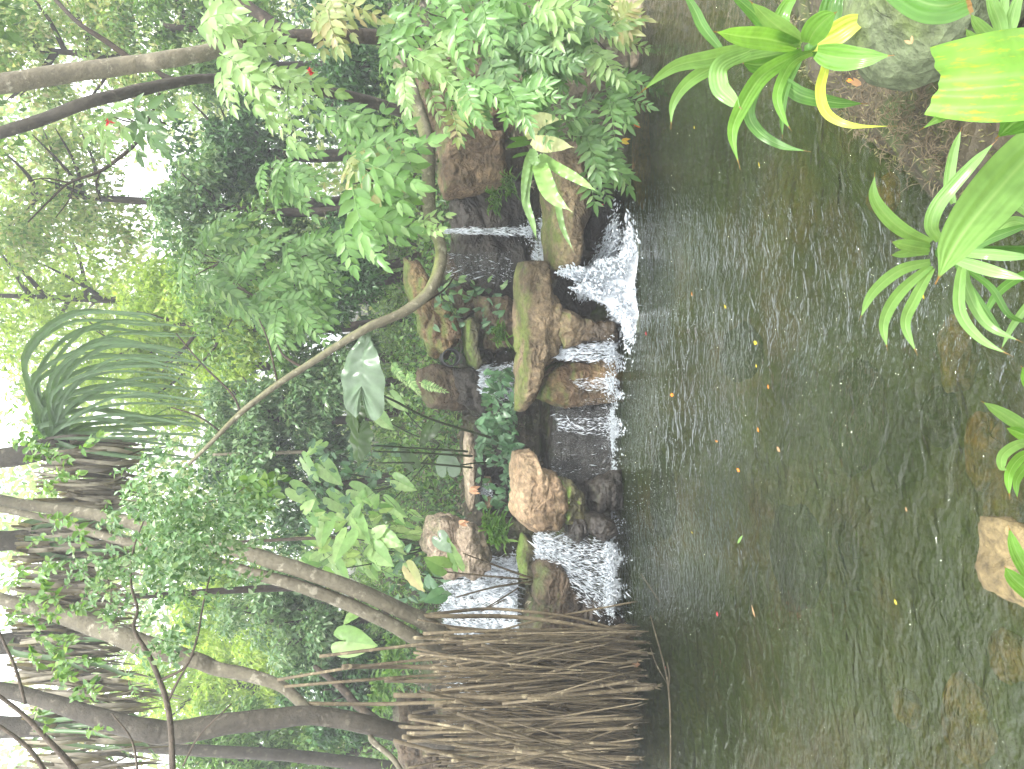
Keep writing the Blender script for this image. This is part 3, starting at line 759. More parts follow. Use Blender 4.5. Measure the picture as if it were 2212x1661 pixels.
# leaf tones
M['lf_bright'] = mat_leaf('sun_painted_lime_leaf', ['7c9c40', '98b452', 'aec468', '6a8c3c', 'bece84'], .4, .5, 1.7)  # sun on the leaves is put into this lime colour
M['lf_mid'] = mat_leaf('mid_green_leaf', ['4c7238', '648a48', '7c9e58', '42662f', '92ae6c'], .3, .42, 1.6)
M['lf_blue'] = mat_leaf('blue_green_leaf', ['54784a', '6c905e', '8aa87c', '4a7044', 'a8bc98'], .26, .38, 1.4)
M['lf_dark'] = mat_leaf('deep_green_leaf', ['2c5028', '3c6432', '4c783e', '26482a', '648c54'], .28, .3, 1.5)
M['lf_mixed'] = mat_leaf('mixed_canopy_leaf', ['4a7436', '84a458', 'b0bc90', '58823e', '9cb468', 'b4ae90', '6a9444'], .35, .45, 1.7)
M['lf_pale'] = mat_leaf('pale_frond_leaf', ['7a9c58', '8aaa66', '9ab676', '6e924c', 'a8bc88'], .36, .35, 1.4)
M['lf_frond'] = mat_leaf('frond_leaflet', ['5f8a44', '6e9850', '7ea45e', '547c3c', '8eb06e'], .34, .35, 1.5)
M['lf_cool'] = mat_leaf('cool_frond_leaflet', ['557a42', '64884e', '78985c', '4c703c', '8ca872'], .34, .35, 1.4)
M['lf_blush'] = mat_leaf('blush_frond_leaflet', ['8a9a5c', '9aa468', 'a89c70', '7c9854', 'b0a07a'], .4, .35, 1.3)
M['lf_strap'] = mat_leaf('strap_leaf', ['6c9c40', '7eaa4e', '608e38', '90b65e'], .18, .38, 1.6, ribs=5)
M['lf_strap2'] = mat_leaf('cool_strap_leaf', ['789e58', '8aac68', '6c944e', '9ab87c'], .18, .34, 1.5, ribs=5)
M['lf_strapd'] = mat_leaf('shade_painted_strap_leaf', ['487430', '568238', '3f6a2a'], .3, .4, 1.5, ribs=5)  # darker copy of the strap leaf, shade put into its colour
M['lf_strapy'] = mat_leaf('yellowing_strap_leaf', ['a8b83c', 'b8c24a', '9cac38'], .3, .38, 1.3, ribs=4)
M['lf_spot'] = mat_leaf('yellow_blotched_leaf', ['7eae4c', '8aba58'], .2, .38, 1.5, ribs=4, spots='a8b440', tips=False)
M['lf_pand'] = mat_leaf('screw_pine_leaf', ['46643e', '587850', '728e62', '3a5636', '94aa80'], .35, .3, 1.5)
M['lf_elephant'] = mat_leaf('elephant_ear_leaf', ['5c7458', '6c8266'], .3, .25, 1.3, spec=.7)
M['lf_elephant_b'] = mat_leaf('backlight_painted_elephant_ear', ['2c4420', '38521f'], .35, .45, 1.6)  # dark tone of a leaf against the light, put into the colour
M['lf_taro'] = mat_leaf('pale_taro_leaf', ['6c9856', '84ac66', '9cbc7a', 'b0c88e', '5c8648'], .35, .45, 1.5)
M['lf_ivy'] = mat_leaf('arrowhead_vine_leaf', ['3e6440', '4e7650', '648a62', '345638', '7c9c78'], .32, .3, 1.4)
M['lf_nest'] = mat_leaf('nest_fern_leaf', ['7aa456', '8ab062', '6c9a4c'], .3, .35, 1.4, ribs=0)
M['lf_nest_pale'] = mat_leaf('pale_nest_fern_leaf', ['b4bc80', 'bcc088', 'a8b478'], .4, .35, 1.2)
M['lf_grass'] = mat_leaf('bank_grass_leaf', ['4c7430', '60863c', '40642a', '7a9a50'], .35, .4, 1.6)
M['lf_orange'] = mat_leaf('orange_leaf', ['e07a1c', 'e8922c', 'd8601c'], .45, .2, 1.1)
M['lf_yellow'] = mat_leaf('yellow_leaf', ['d8c02a', 'c8b83a', 'e0b030'], .45, .25, 1.1)
M['lf_red'] = mat_leaf('red_petal', ['d8303a', 'e8505a', 'c82834'], .45, .3, 1.1)
M['lf_tan'] = mat_leaf('dry_tan_leaf', ['b89870', 'a88460', 'c8a880'], .6, .25, 1.1)

# the double smooth trunk leaning over from the roots
ROOTG = 'prop-rooted trees on the left bank'
t1 = empty('fig_tree', W(1380, 1440, 4.7), 'smooth tan double trunk leaning up and right out of the hanging roots', 'tree', ROOTG)
acc = Acc()
px_tube(acc, [(1060, 1460, 4.55, 30), (1001, 1411, 4.5, 36), (932, 1353, 4.45, 40), (881, 1326, 4.4, 36), (779, 1278, 4.35, 36), (676, 1241, 4.35, 35), (540, 1196, 4.4, 34), (430, 1165, 4.5, 32),
              (341, 1145, 4.6, 30), (200, 1110, 4.8, 26), (0, 1080, 5.0, 22), (-300, 1000, 5.2, 16)])
acc.build('trunk', M['bark_smooth'], t1)
acc = Acc()
px_tube(acc, [(1070, 1480, 4.5, 26), (1001, 1435, 4.45, 32), (932, 1401, 4.4, 32), (847, 1350, 4.35, 31), (745, 1302, 4.35, 30), (642, 1265, 4.35, 28), (540, 1237, 4.4, 26), (470, 1215, 4.45, 24),
              (400, 1195, 4.5, 20), (250, 1165, 4.6, 18), (100, 1120, 4.8, 15), (-100, 1080, 4.9, 12)])
acc.build('trunk', M['bark_smooth'], t1)
crown_mesh(W(-520, 1000, 5.2), (1.2, 1.2, .6), 2600, .085, M['lf_mid'], t1)

# dark trunk further left
t2 = empty('fig_tree', W(1390, 1600, 4.2), 'thick dark trunk rising upright from the roots with a forked limb', 'tree', ROOTG)
acc = Acc()
px_tube(acc, [(980, 1600, 4.2, 44), (864, 1582, 4.15, 40), (779, 1562, 4.1, 40), (676, 1546, 4.1, 42), (594, 1553, 4.1, 42), (500, 1562, 4.1, 44), (375, 1582, 4.1, 48), (307, 1575, 4.1, 44),
              (205, 1548, 4.15, 38), (120, 1520, 4.2, 32), (0, 1490, 4.3, 28), (-300, 1450, 4.4, 20)])
acc.build('trunk', M['bark_grey'], t2)
acc = Acc()
px_tube(acc, [(668, 1540, 4.15, 20), (653, 1521, 4.2, 22), (608, 1483, 4.3, 26), (540, 1459, 4.35, 28), (470, 1445, 4.4, 30), (427, 1428, 4.4, 34), (307, 1391, 4.4, 42), (205, 1353, 4.5, 42),
              (120, 1325, 4.6, 32), (68, 1312, 4.6, 26), (-80, 1270, 4.8, 22), (-300, 1200, 5, 14)])
acc.build('limb', M['bark_smooth'], t2)
acc = Acc()
px_tube(acc, [(820, 1560, 4.2, 16), (813, 1555, 4.3, 18), (772, 1524, 4.5, 18), (745, 1493, 4.6, 17), (717, 1469, 4.7, 15), (680, 1440, 4.9, 10)], 8)
acc.build('limb', M['bark_dark'], t2)
acc = Acc()
px_tube(acc, [(800, 1585, 4.1, 12), (806, 1602, 4.05, 13), (850, 1640, 4.0, 12), (880, 1690, 3.95, 10)], 8)
acc.build('limb', M['bark_smooth'], t2)
crown_mesh(W(-900, 1250, 4.5), (1.3, 1.1, .6), 2200, .08, M['lf_mid'], t2)

# hanging prop roots as parts of the two trees
def root_strand(parent, pts, mat, tip=True):
    acc = Acc(); px_tube(acc, pts, 7, .1, 6)
    a, b2, d, w = pts[-1]
    if tip:
        e = W(a, b2, d); r = w * .5 * d / F
        for k in range(5):
            q = e + Vector((random.uniform(-1, 1), random.uniform(-1, 1), -1.5 - random.random())) * r * 1.6
            tube(acc, [e, q], [r * .35, r * .1], 3, 4)
    acc.build('prop_root', mat, parent)

main_roots = [   # X0,Y0 -> X1,Y1, bow, distance, width, tree
    (905, 1330, 1374, 1372, -14, 4.4, 11, 1), (932, 1350, 1351, 1374, 10, 4.42, 12, 1), (960, 1372, 1395, 1386, 6, 4.3, 9, 1), (905, 1395, 1398, 1412, 2, 4.25, 10, 1),
    (690, 1420, 1400, 1412, -30, 4.15, 8, 1), (600, 1470, 1366, 1430, -30, 4.1, 7, 1), (830, 1470, 1376, 1428, 14, 4.1, 10, 2), (740, 1440, 1418, 1483, -12, 4.05, 11, 2),
    (850, 1500, 1412, 1486, 12, 4.0, 12, 2), (615, 1483, 1392, 1458, -14, 4.1, 7, 2), (880, 1590, 1376, 1550, -8, 3.95, 9, 2), (860, 1570, 1366, 1572, 6, 3.95, 9, 2),
    (1000, 1440, 1345, 1350, 8, 4.5, 10, 1), (870, 1335, 1330, 1358, -30, 4.5, 8, 1), (660, 1520, 1370, 1470, 20, 4.0, 9, 2), (1000, 1480, 1360, 1400, 10, 4.3, 9, 1),
    (870, 1590, 1380, 1640, 10, 3.9, 10, 2), (880, 1600, 1372, 1610, -6, 3.9, 8, 2), (850, 1600, 1390, 1672, 20, 3.85, 9, 2), (900, 1420, 1372, 1300, -12, 4.6, 5, 1)]
for (x0, y0, x1, y1, bow, d, w, tr) in main_roots:
    pts = []
    for k in range(6):
        t = k / 5; pts.append((x0 + (x1 - x0) * t, y0 + (y1 - y0) * t + bow * math.sin(math.pi * t) + random.uniform(-2, 2), d + .25 * (1 - t) * random.random(), w * (1 - .15 * t)))
    root_strand(t1 if tr == 1 else t2, pts, M['root'])
for k in range(130):
    tr = k % 2
    if tr == 0: x0 = random.uniform(880, 1130); y0 = 1330 + (x0 - 880) * .35 + random.uniform(0, 110); y1 = random.uniform(1345, 1500)
    else: x0 = random.uniform(870, 1150); y0 = random.uniform(1470, 1680); y1 = random.uniform(1430, 1690)
    x1 = random.uniform(1300, 1405); d = random.uniform(3.9, 4.9); d -= .3 * (y1 > 1500)
    bow = random.uniform(-9, 9); w = random.choice([4, 5, 6, 6, 7, 8])
    if random.random() < .12: y0 += random.uniform(-110, 110)
    pts = [(x0 + (x1 - x0) * t, y0 + (y1 - y0) * t + bow * math.sin(math.pi * t), d + .1 * math.sin(5 * t + k), w * (1.15 - .75 * t)) for t in (0, .25, .5, .75, 1)]
    root_strand(t1 if tr == 0 else t2, pts, M['root'] if random.random() < .75 else M['root_dark'], random.random() < .5)
acc = Acc()
for k in range(560):                        # fine roots nobody could count
    x0 = random.uniform(930, 1200); y0 = random.uniform(1370, 1700); x1 = random.uniform(1300, 1385); y1 = y0 + random.gauss(0, 22)
    y1 = max(y1, 1352); d = random.uniform(4.0, 5.0)
    pts = [(x0 + (x1 - x0) * t, y0 + (y1 - y0) * t + random.uniform(-4, 4), d, random.choice([2.5, 3, 4])) for t in (0, .33, .66, 1)]
    P = [W(a, b2, dd) for a, b2, dd, ww in pts]; tube(acc, P, [p[3] * .5 * d / F for p in pts], 9, 5)
o = acc.build('fine_root_mass', M['root_dark'], t2); o['kind'] = 'stuff'

# crooked branch reaching over the pond
t = empty('leaning_tree', W(900, 190, 5.6), 'mossy crooked branch curving from the right bank up to the left', 'tree')
acc = Acc()
px_tube(acc, [(860, 130, 5.7, 34), (890, 200, 5.5, 34), (922, 300, 5.2, 32), (926, 400, 5.0, 31), (930, 470, 4.9, 30), (950, 525, 4.8, 30), (950, 575, 4.75, 29), (925, 632, 4.7, 27),
              (870, 675, 4.65, 24), (800, 705, 4.6, 21), (740, 740, 4.6, 19), (670, 785, 4.6, 17), (600, 830, 4.6, 15), (520, 892, 4.6, 13), (450, 962, 4.6, 10), (400, 1010, 4.6, 7)], 14, .14, 6)
acc.build('trunk', M['bark_moss'], t)
for pts in ([(885, 668, 4.65, 10), (905, 660, 4.7, 7), (960, 625, 4.9, 5), (985, 590, 5.0, 3)], [(600, 830, 4.6, 5), (580, 740, 4.7, 4), (560, 690, 4.8, 3)], [(655, 795, 4.6, 8), (615, 770, 4.65, 6), (600, 745, 4.7, 4)],
            [(520, 892, 4.6, 6), (500, 850, 4.7, 5), (440, 790, 4.8, 4), (380, 720, 4.9, 3)], [(480, 935, 4.6, 5), (430, 900, 4.6, 4), (370, 880, 4.6, 3)]):
    acc = Acc(); px_tube(acc, pts, 6); acc.build('twig', M['bark_dark'], t)

# right-hand trees
t = empty('bank_tree', W(900, 85, 5.2), 'dark upright forked trunk behind the ferns at the right bank', 'tree')
acc = Acc(); px_tube(acc, [(940, 88, 5.2, 34), (860, 84, 5.1, 32), (750, 76, 5.0, 31), (650, 80, 5.0, 34), (610, 82, 5.0, 36)]); acc.build('trunk', M['bark_dark'], t)
acc = Acc(); px_tube(acc, [(645, 82, 5.0, 30), (600, 62, 5.05, 28), (560, 30, 5.1, 24), (500, -10, 5.2, 20), (400, -60, 5.3, 16), (200, -120, 5.4, 10)]); acc.build('limb', M['bark_dark'], t)
acc = Acc(); px_tube(acc, [(640, 84, 5.0, 28), (600, 95, 4.9, 28), (540, 94, 4.8, 26), (500, 95, 4.7, 24)]); acc.build('limb', M['bark_dark'], t)
crown_mesh(W(-250, -60, 5.4), (1.3, 1.2, .5), 3200, .09, M['lf_mid'], t)
t = empty('bank_tree', W(500, 100, 4.7), 'pale lichen spotted trunk leaning up across the top of the picture', 'tree')
acc = Acc(); px_tube(acc, [(520, 92, 4.72, 26), (500, 94, 4.7, 30), (440, 115, 4.6, 32), (350, 130, 4.5, 34), (300, 138, 4.5, 35), (150, 158, 4.4, 38), (0, 182, 4.3, 38), (-150, 205, 4.3, 34), (-400, 260, 4.4, 24)], 14, .1)
acc.build('trunk', M['bark_pale'], t)
acc = Acc(); px_tube(acc, [(295, 138, 4.5, 10), (270, 118, 4.5, 12), (230, 90, 4.5, 11), (170, 50, 4.5, 9), (120, 0, 4.6, 8)], 8); acc.build('limb', M['bark_dark'], t)
crown_mesh(W(-520, 300, 4.5), (1.1, 1.1, .6), 1600, .09, M['lf_mid'], t)
t = empty('bank_tree', W(760, 210, 5.6), 'slim brown trunk rising beside the pale trunk and bending left', 'tree')
acc = Acc(); px_tube(acc, [(900, 250, 5.9, 26), (820, 226, 5.8, 26), (740, 205, 5.6, 24), (640, 188, 5.4, 24), (540, 172, 5.1, 22), (440, 170, 4.9, 20), (380, 178, 4.8, 22), (300, 195, 4.7, 25), (200, 218, 4.6, 24), (100, 255, 4.6, 24), (0, 287, 4.6, 24), (-150, 330, 4.7, 20), (-400, 420, 4.8, 14)])
acc.build('trunk', M['bark_grey'], t)
acc = Acc(); px_tube(acc, [(385, 178, 4.8, 14), (355, 165, 4.8, 12), (330, 148, 4.8, 7), (310, 144, 4.8, 5)], 8); acc.build('limb', M['bark_dark'], t)
crown_mesh(W(-500, 480, 4.8), (1.1, 1.1, .6), 1600, .09, M['lf_mid'], t)
t = empty('sapling', W(420, 380, 5.4), 'thin dark curved branch with bare twigs before the white sky gap', 'branch')
acc = Acc(); px_tube(acc, [(345, 200, 5.2, 6), (325, 250, 5.2, 7), (300, 300, 5.2, 8), (265, 335, 5.2, 8), (215, 370, 5.2, 7), (150, 395, 5.2, 5), (110, 430, 5.2, 4), (60, 480, 5.2, 3)], 7); acc.build('branch', M['bark_dark'], t)
for pts in ([(218, 368, 5.2, 4), (208, 400, 5.2, 3), (220, 440, 5.2, 2)], [(150, 395, 5.2, 4), (100, 385, 5.2, 3), (60, 390, 5.2, 2)], [(160, 395, 5.2, 3), (150, 430, 5.2, 3), (120, 470, 5.2, 2)]):
    acc = Acc(); px_tube(acc, pts, 5); acc.build('twig', M['bark_dark'], t)
for (pts, mt, lab) in (([(640, 1270, 6.5, 16), (560, 1272, 6.5, 16), (437, 1279, 6.5, 15), (340, 1286, 6.5, 13), (200, 1290, 6.6, 10)], 'bark_dark', 'slim straight dark pole trunk behind the smooth double trunk'),
                       ([(880, 1660, 7.0, 28), (813, 1654, 7.0, 27), (700, 1640, 7.0, 26), (600, 1630, 7.0, 25), (450, 1622, 7.0, 24), (250, 1610, 7.0, 20)], 'bark_grey', 'dim brown trunk at the photo edge behind the thick dark trunk'),
                       ([(660, 976, 8.5, 9), (600, 978, 8.5, 9), (520, 980, 8.5, 8), (460, 982, 8.5, 7)], 'bark_pale', 'thin pale pole standing behind the big grey leaf'),
                       ([(880, 1166, 6.5, 5), (780, 1160, 6.5, 6), (700, 1162, 6.4, 8), (640, 1164, 6.4, 9), (560, 1168, 6.4, 7), (480, 1172, 6.4, 4)], 'twig', 'brown dead frond rope hanging beside the double trunk')):
    acc = Acc(); px_tube(acc, pts, 8, .25 if mt == 'twig' else .1); o = acc.build('pole_trunk', M[mt]); props(o, lab, 'trunk')

# ------------------------------------------------------------------ fronds (paired leaflets on a stalk)
def frond_into(acc, accs, base, tip, nrm, L, Wd, pairs, droop=.12, start=.12, ang=52, terminal=True):
    base = np.array(base, float); tip = np.array(tip, float); d = tip - base; ln = np.linalg.norm(d)
    nrm = unit(np.array(nrm, float)); mid = (base + tip) / 2 + nrm * ln * droop
    C = catmull([base, mid, tip], 14)
    tube(accs, [base, mid, tip], [ln * .011 + .001, ln * .008, .0009], 9, 5)
    ts = np.linspace(start, .97, pairs); P = []; D = []; N = []; LL = []
    for k, t in enumerate(ts):
        i = min(int(t * 13), 12); p = C[i] + (C[i + 1] - C[i]) * (t * 13 - i); tg = unit(C[i + 1] - C[i]); sd = unit(np.cross(tg, nrm))
        prof = .62 + .38 * math.sin(math.pi * min(1, t * 1.05 + .08)); a = math.radians(ang - 18 * t)
        for sgn in (-1, 1):
            dd = tg * math.cos(a) + sd * sgn * math.sin(a) - nrm * .12 + RNG.normal(size=3) * .06
            P.append(p); D.append(dd); N.append(nrm + RNG.normal(size=3) * .2); LL.append(L * prof * random.uniform(.88, 1.1))
    if terminal: P.append(C[-1]); D.append(unit(C[-1] - C[-2])); N.append(nrm); LL.append(L * .9)
    LL = np.array(LL); V, T, U = leafcloud(P, D, N, LL, LL * Wd, .16, True, .14); acc.add(V, T, U)

def frond_plant(cx, cy, d, n, reach, ang0, ang1, L, Wd, pairs, mat, label, name='pinnate_shrub', cat='shrub', spread=.3, depthj=.25, face=(0, -.9, .4), stem=True, group='pinnate shrubs on the right bank', ang=52):
    """fronds fan out from a centre between picture angles (0 = down, 90 = towards the photo's left-bank side)"""
    L0 = L * 1.08; Wd *= 1.05; pairs = max(3, pairs - 1)
    c = W(cx, cy, d); root = empty(name, c, label, cat, group)
    for k in range(n):
        a = math.radians(ang0 + (ang1 - ang0) * (k + random.random()) / n)
        r = reach * random.uniform(.75, 1.15); o = reach * spread
        bx, by = cx + random.uniform(-1, 1) * o, cy + random.uniform(-1, 1) * o
        dj = random.uniform(-1, 1) * depthj
        b0 = W(bx, by, d + dj); t0 = W(bx + math.cos(a) * r, by + math.sin(a) * r, d + dj - random.uniform(0, .25))
        f = np.array(face) + RNG.normal(size=3) * .2; L = L0 * random.uniform(.85, 1.15)
        acc = Acc(); frond_into(acc, acc, b0, t0, f, L * pxm(d), Wd, pairs, ang=ang)
        acc.build('frond', mat, root, True)
        if stem and k % 3 == 0:
            a2 = Acc(); tube(a2, [b0, tuple(np.array(b0) * .6 + np.array(c) * .4 + (0, .06, -.03)), c + Vector((0, .12, -.12))], [.004, .005, .006], 7, 5); a2.build('stem', M['twig'], root)
    return root

FP = [ # cx, cy, d, n, reach, a0, a1, L, W, pairs, mat, label
 (790, 370, 4.6, 13, 120, -70, 80, 42, .42, 6, 'lf_frond', 'leafy green shrub with broad leaflets drooping just above the crooked branch'),
 (800, 330, 4.9, 7, 90, 20, 150, 38, .42, 6, 'lf_blush', 'pinkish green new fronds in the middle of the shrub above the crooked branch'),
 (760, 455, 4.7, 8, 110, -10, 75, 38, .42, 7, 'lf_frond', 'shrub whose fronds hang to the left above the bend of the branch'),
 (895, 480, 4.7, 3, 62, -40, 40, 26, .42, 6, 'lf_pale', 'small bright frond tuft touching the bend of the branch'),
 (600, 350, 5.3, 13, 95, 0, 110, 25, .40, 9, 'lf_frond', 'dull green shrub high on the right between the slim trunk and the sky gap'),
 (500, 115, 4.3, 9, 110, -20, 80, 36, .40, 7, 'lf_pale', 'bright pale fronds hanging at the fork of the right trunks'),
 (590, 160, 4.6, 8, 120, 0, 90, 32, .40, 7, 'lf_pale', 'pale yellowish fronds below the red flower'),
 (450, 30, 4.4, 6, 110, -30, 60, 36, .42, 7, 'lf_pale', 'lime leaflets over the trunk fork at the top right edge'),
 (700, 20, 4.7, 9, 100, 0, 100, 30, .40, 7, 'lf_blush', 'yellow tinged fronds beside the dark upright trunk'),
 (830, 60, 4.8, 9, 100, -20, 110, 30, .40, 7, 'lf_frond', 'mid green fronds hanging over the foot of the dark trunk'),
 (720, 250, 5.2, 8, 100, -10, 90, 30, .40, 7, 'lf_frond', 'fronds hanging in shade below the slim brown trunk'),
 (900, 150, 4.6, 12, 110, -40, 100, 30, .42, 8, 'lf_pale', 'light green fronds hanging above the reddish cliff'),
 (990, 200, 4.45, 12, 90, -40, 90, 32, .36, 8, 'lf_frond', 'dense leaflets spilling over the top of the cliff'),
 (975, 225, 4.4, 4, 80, 20, 80, 32, .34, 7, 'lf_blush', 'yellow pink fronds tipped over the cliff edge'),
 (940, 20, 4.7, 10, 100, -50, 80, 32, .42, 7, 'lf_frond', 'broad green fronds at the edge above the fern bank'),
 (520, 640, 6.4, 20, 130, -60, 60, 25, .38, 10, 'lf_frond', 'shrub with grey green fronds in the upper middle right of the screw pine'),
 (440, 560, 6.6, 17, 130, -60, 90, 23, .38, 10, 'lf_mid', 'darker frond shrub beside the white sky gap'),
 (620, 640, 6.2, 16, 105, -40, 90, 25, .38, 9, 'lf_frond', 'frond shrub hanging above the crooked branch centre'),
 (640, 540, 6.0, 13, 105, -40, 90, 25, .38, 9, 'lf_frond', 'frond shrub between the branch bend and the upper thicket'),
 (300, 250, 4.9, 5, 70, 0, 90, 40, .36, 4, 'lf_cool', 'small cluster of hanging leaves before the slim brown trunk'),
 (240, 250, 4.9, 4, 60, 40, 150, 44, .34, 3, 'lf_pale', 'olive lance leaves around the upper red flower'),
]
for (cx, cy, d, n, re, a0, a1, L, wd, pr, mt, lab) in FP:
    frond_plant(cx, cy, d, n, re, a0, a1, L, wd, pr, M[mt], lab)
FN = [ # narrow bright ferns on the bank
 (1060, 110, 4.5, 15, 95, -60, 100, 34, .34, 8, 'lf_cool', 'cool green fern clump between the cliff top and the bank'),
 (1110, 200, 4.4, 14, 80, -50, 100, 34, .32, 8, 'lf_frond', 'fern clump spilling just right of the nest fern'),
 (1130, 90, 4.3, 12, 90, -60, 80, 34, .34, 8, 'lf_cool', 'fern clump in the middle of the fern bank'),
 (1060, 10, 4.5, 12, 90, -50, 90, 34, .34, 8, 'lf_frond', 'fern clump high at the photo edge'),
 (1160, 25, 4.2, 7, 70, -40, 90, 40, .34, 6, 'lf_pale', 'glossy sunlit fern shining white at the photo edge'),
 (1190, 140, 4.3, 8, 75, -40, 90, 32, .32, 7, 'lf_cool', 'dark green fern tuft over the dark bank hollow'),
 (1230, 250, 4.5, 6, 60, -50, 70, 30, .30, 7, 'lf_cool', 'shaded fern tuft right of the moss streaked slab'),
 (1290, 95, 4.5, 5, 85, -20, 80, 34, .32, 8, 'lf_pale', 'light green fern fronds low over the right shore'),
 (1320, 40, 4.6, 5, 50, -80, 60, 40, .30, 6, 'lf_blush', 'yellowish rosette fern at the shore by the photo edge'),
 (1310, 190, 4.55, 8, 85, -20, 90, 32, .32, 8, 'lf_frond', 'fern fronds trailing over the shore towards the orange leaf'),
 (1260, 290, 4.5, 7, 75, 0, 90, 34, .34, 7, 'lf_cool', 'blue green fern fronds in front of the moss streaked slab'),
 (1285, 350, 4.45, 5, 70, 10, 80, 36, .32, 7, 'lf_cool', 'last fern tuft hanging lowest over the dark water'),
 (1230, 60, 4.4, 9, 80, -50, 90, 34, .34, 7, 'lf_cool', 'shaded fern clump low on the bank between the sunlit fern and the shore'),
 (1010, 60, 4.6, 9, 90, -50, 90, 34, .36, 7, 'lf_frond', 'leafy clump hiding the bank rocks above the fern bank'),
 (1180, 260, 4.35, 6, 60, -40, 90, 30, .30, 6, 'lf_cool', 'small fern behind the crinkled nest fern leaves'),
]
for (cx, cy, d, n, re, a0, a1, L, wd, pr, mt, lab) in FN:
    frond_plant(cx, cy, d, n, re, a0, a1, L, wd, pr, M[mt], lab, 'fern', 'fern', group='ferns on the right bank', ang=60)

# ------------------------------------------------------------------ strap leaves
def strap(acc, pts, width, seg=18, nu=7, vfold=.18, prof='lance', wave=0, camtilt=.0, pleat=0):
    if pleat: nu = 25; seg = max(seg, 30)
    """pts (X, Y, distance) from base to tip; width in picture units"""
    P = [W(*p) for p in pts]; C = catmull(P, seg)
    T = unit(np.gradient(C, axis=0)); V = []; U = []
    for i in range(seg):
        t = i / (seg - 1); v = unit(C[i] - np.array((0, 0, CAM_H + camtilt)))
        S = unit(np.cross(T[i], v)); N = unit(np.cross(S, T[i]))
        if np.dot(N, v) > 0: N = -N
        dist = np.linalg.norm(C[i] - np.array((0, 0, CAM_H)))
        if prof == 'lance': w = math.sin(math.pi * min(1, (t * .9 + .12))) ** .7 if t < .98 else .02
        elif prof == 'cut': w = .75 + .25 * math.sin(math.pi * t)
        else: w = (1 - t) ** .5 * .9 + .1
        if t > .82 and prof != 'cut': w *= ((1 - t) / .18) ** .7
        w = max(w, .03) * width * .5 * dist / F
        for j in range(nu):
            u = j / (nu - 1) * 2 - 1
            z = -vfold * w * (1 - abs(u)) * 1.6 + (wave * w * math.sin(t * 55 + (u > 0) * 1.5) * abs(u) ** 2) + pleat * w * math.cos(u * 14 + .6 * math.sin(t * 5)) * (1 - u * u) + pleat * .6 * w * math.sin(t * 9 + u * 2)
            V.append(C[i] + S * w * u + N * z); U.append(((u + 1) / 2, t))
    acc.add(V, grid_faces(seg, nu), U)

def strap_plant(label, center, leaves, mat, group='strap-leaved plants on the near bank', stem_to=None, name='strap_leaf_plant'):
    root = empty(name, W(*center), label, 'plant', group)
    for lf in leaves:
        pts, w = lf[0], lf[1]; mt = M[lf[2]] if len(lf) > 2 else mat; pf = lf[3] if len(lf) > 3 else 'lance'
        acc = Acc(); strap(acc, pts, w, prof=pf, seg=24 if pf != 'cut' else 20, pleat=.06 if w > 55 else .02, vfold=random.uniform(.1, .3)); acc.build('leaf', mt, root)
    if stem_to:
        a2 = Acc(); tube(a2, [W(*center), stem_to], [.012, .016], 6, 8); a2.build('stem', M['lf_strapd'], root)
    return root

def L3(pts, d0, d1):
    n = len(pts); return [(a, b, d0 + (d1 - d0) * i / (n - 1)) for i, (a, b) in enumerate(pts)]
c1 = (1745, 105, 1.85)
strap_plant('large lime strap leaf plant overhanging the pond at the upper right bank', c1, [
    (L3([(1725, 100), (1660, 85), (1600, 78), (1542, 68)], 1.8, 1.5), 40),
    (L3([(1700, 95), (1600, 112), (1537, 126), (1455, 145), (1376, 206)], 1.85, 1.7), 32, 'lf_strap2'),
    (L3([(1690, 108), (1610, 120), (1551, 140), (1490, 175), (1455, 222), (1449, 280)], 1.9, 1.75), 26, 'lf_strap2'),
    (L3([(1620, 110), (1558, 140), (1554, 185), (1580, 215), (1603, 236)], 1.75, 1.65), 36, 'lf_strap2'),
    (L3([(1735, 112), (1680, 140), (1640, 171), (1602, 232), (1582, 290), (1599, 366)], 1.8, 1.55), 32),
    (L3([(1756, 113), (1725, 125), (1700, 150), (1679, 205), (1690, 250), (1710, 283)], 1.8, 1.6), 20),
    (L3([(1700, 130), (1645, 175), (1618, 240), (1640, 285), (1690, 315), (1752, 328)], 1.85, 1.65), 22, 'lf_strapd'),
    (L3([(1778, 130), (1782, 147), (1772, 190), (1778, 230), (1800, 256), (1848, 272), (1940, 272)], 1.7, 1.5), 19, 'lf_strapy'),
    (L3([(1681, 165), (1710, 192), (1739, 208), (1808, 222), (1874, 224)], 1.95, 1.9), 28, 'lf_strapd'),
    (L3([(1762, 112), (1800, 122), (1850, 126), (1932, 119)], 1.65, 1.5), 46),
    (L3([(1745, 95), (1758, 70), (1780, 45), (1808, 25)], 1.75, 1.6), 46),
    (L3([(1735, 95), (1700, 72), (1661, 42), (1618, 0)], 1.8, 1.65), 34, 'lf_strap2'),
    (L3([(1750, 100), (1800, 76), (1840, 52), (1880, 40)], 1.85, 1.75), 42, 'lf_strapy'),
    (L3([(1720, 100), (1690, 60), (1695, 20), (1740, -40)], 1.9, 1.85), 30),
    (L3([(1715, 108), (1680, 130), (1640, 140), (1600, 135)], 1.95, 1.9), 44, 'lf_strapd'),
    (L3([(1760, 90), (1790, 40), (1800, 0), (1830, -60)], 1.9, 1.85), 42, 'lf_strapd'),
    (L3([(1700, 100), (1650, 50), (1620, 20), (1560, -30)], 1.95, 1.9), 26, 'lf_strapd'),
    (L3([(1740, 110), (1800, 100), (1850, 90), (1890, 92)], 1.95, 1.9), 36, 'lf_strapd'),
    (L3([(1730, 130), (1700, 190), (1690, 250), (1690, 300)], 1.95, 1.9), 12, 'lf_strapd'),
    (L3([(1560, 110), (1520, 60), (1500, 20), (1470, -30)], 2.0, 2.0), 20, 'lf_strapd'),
], M['lf_strap'], stem_to=(1.15, 2.0, .1))
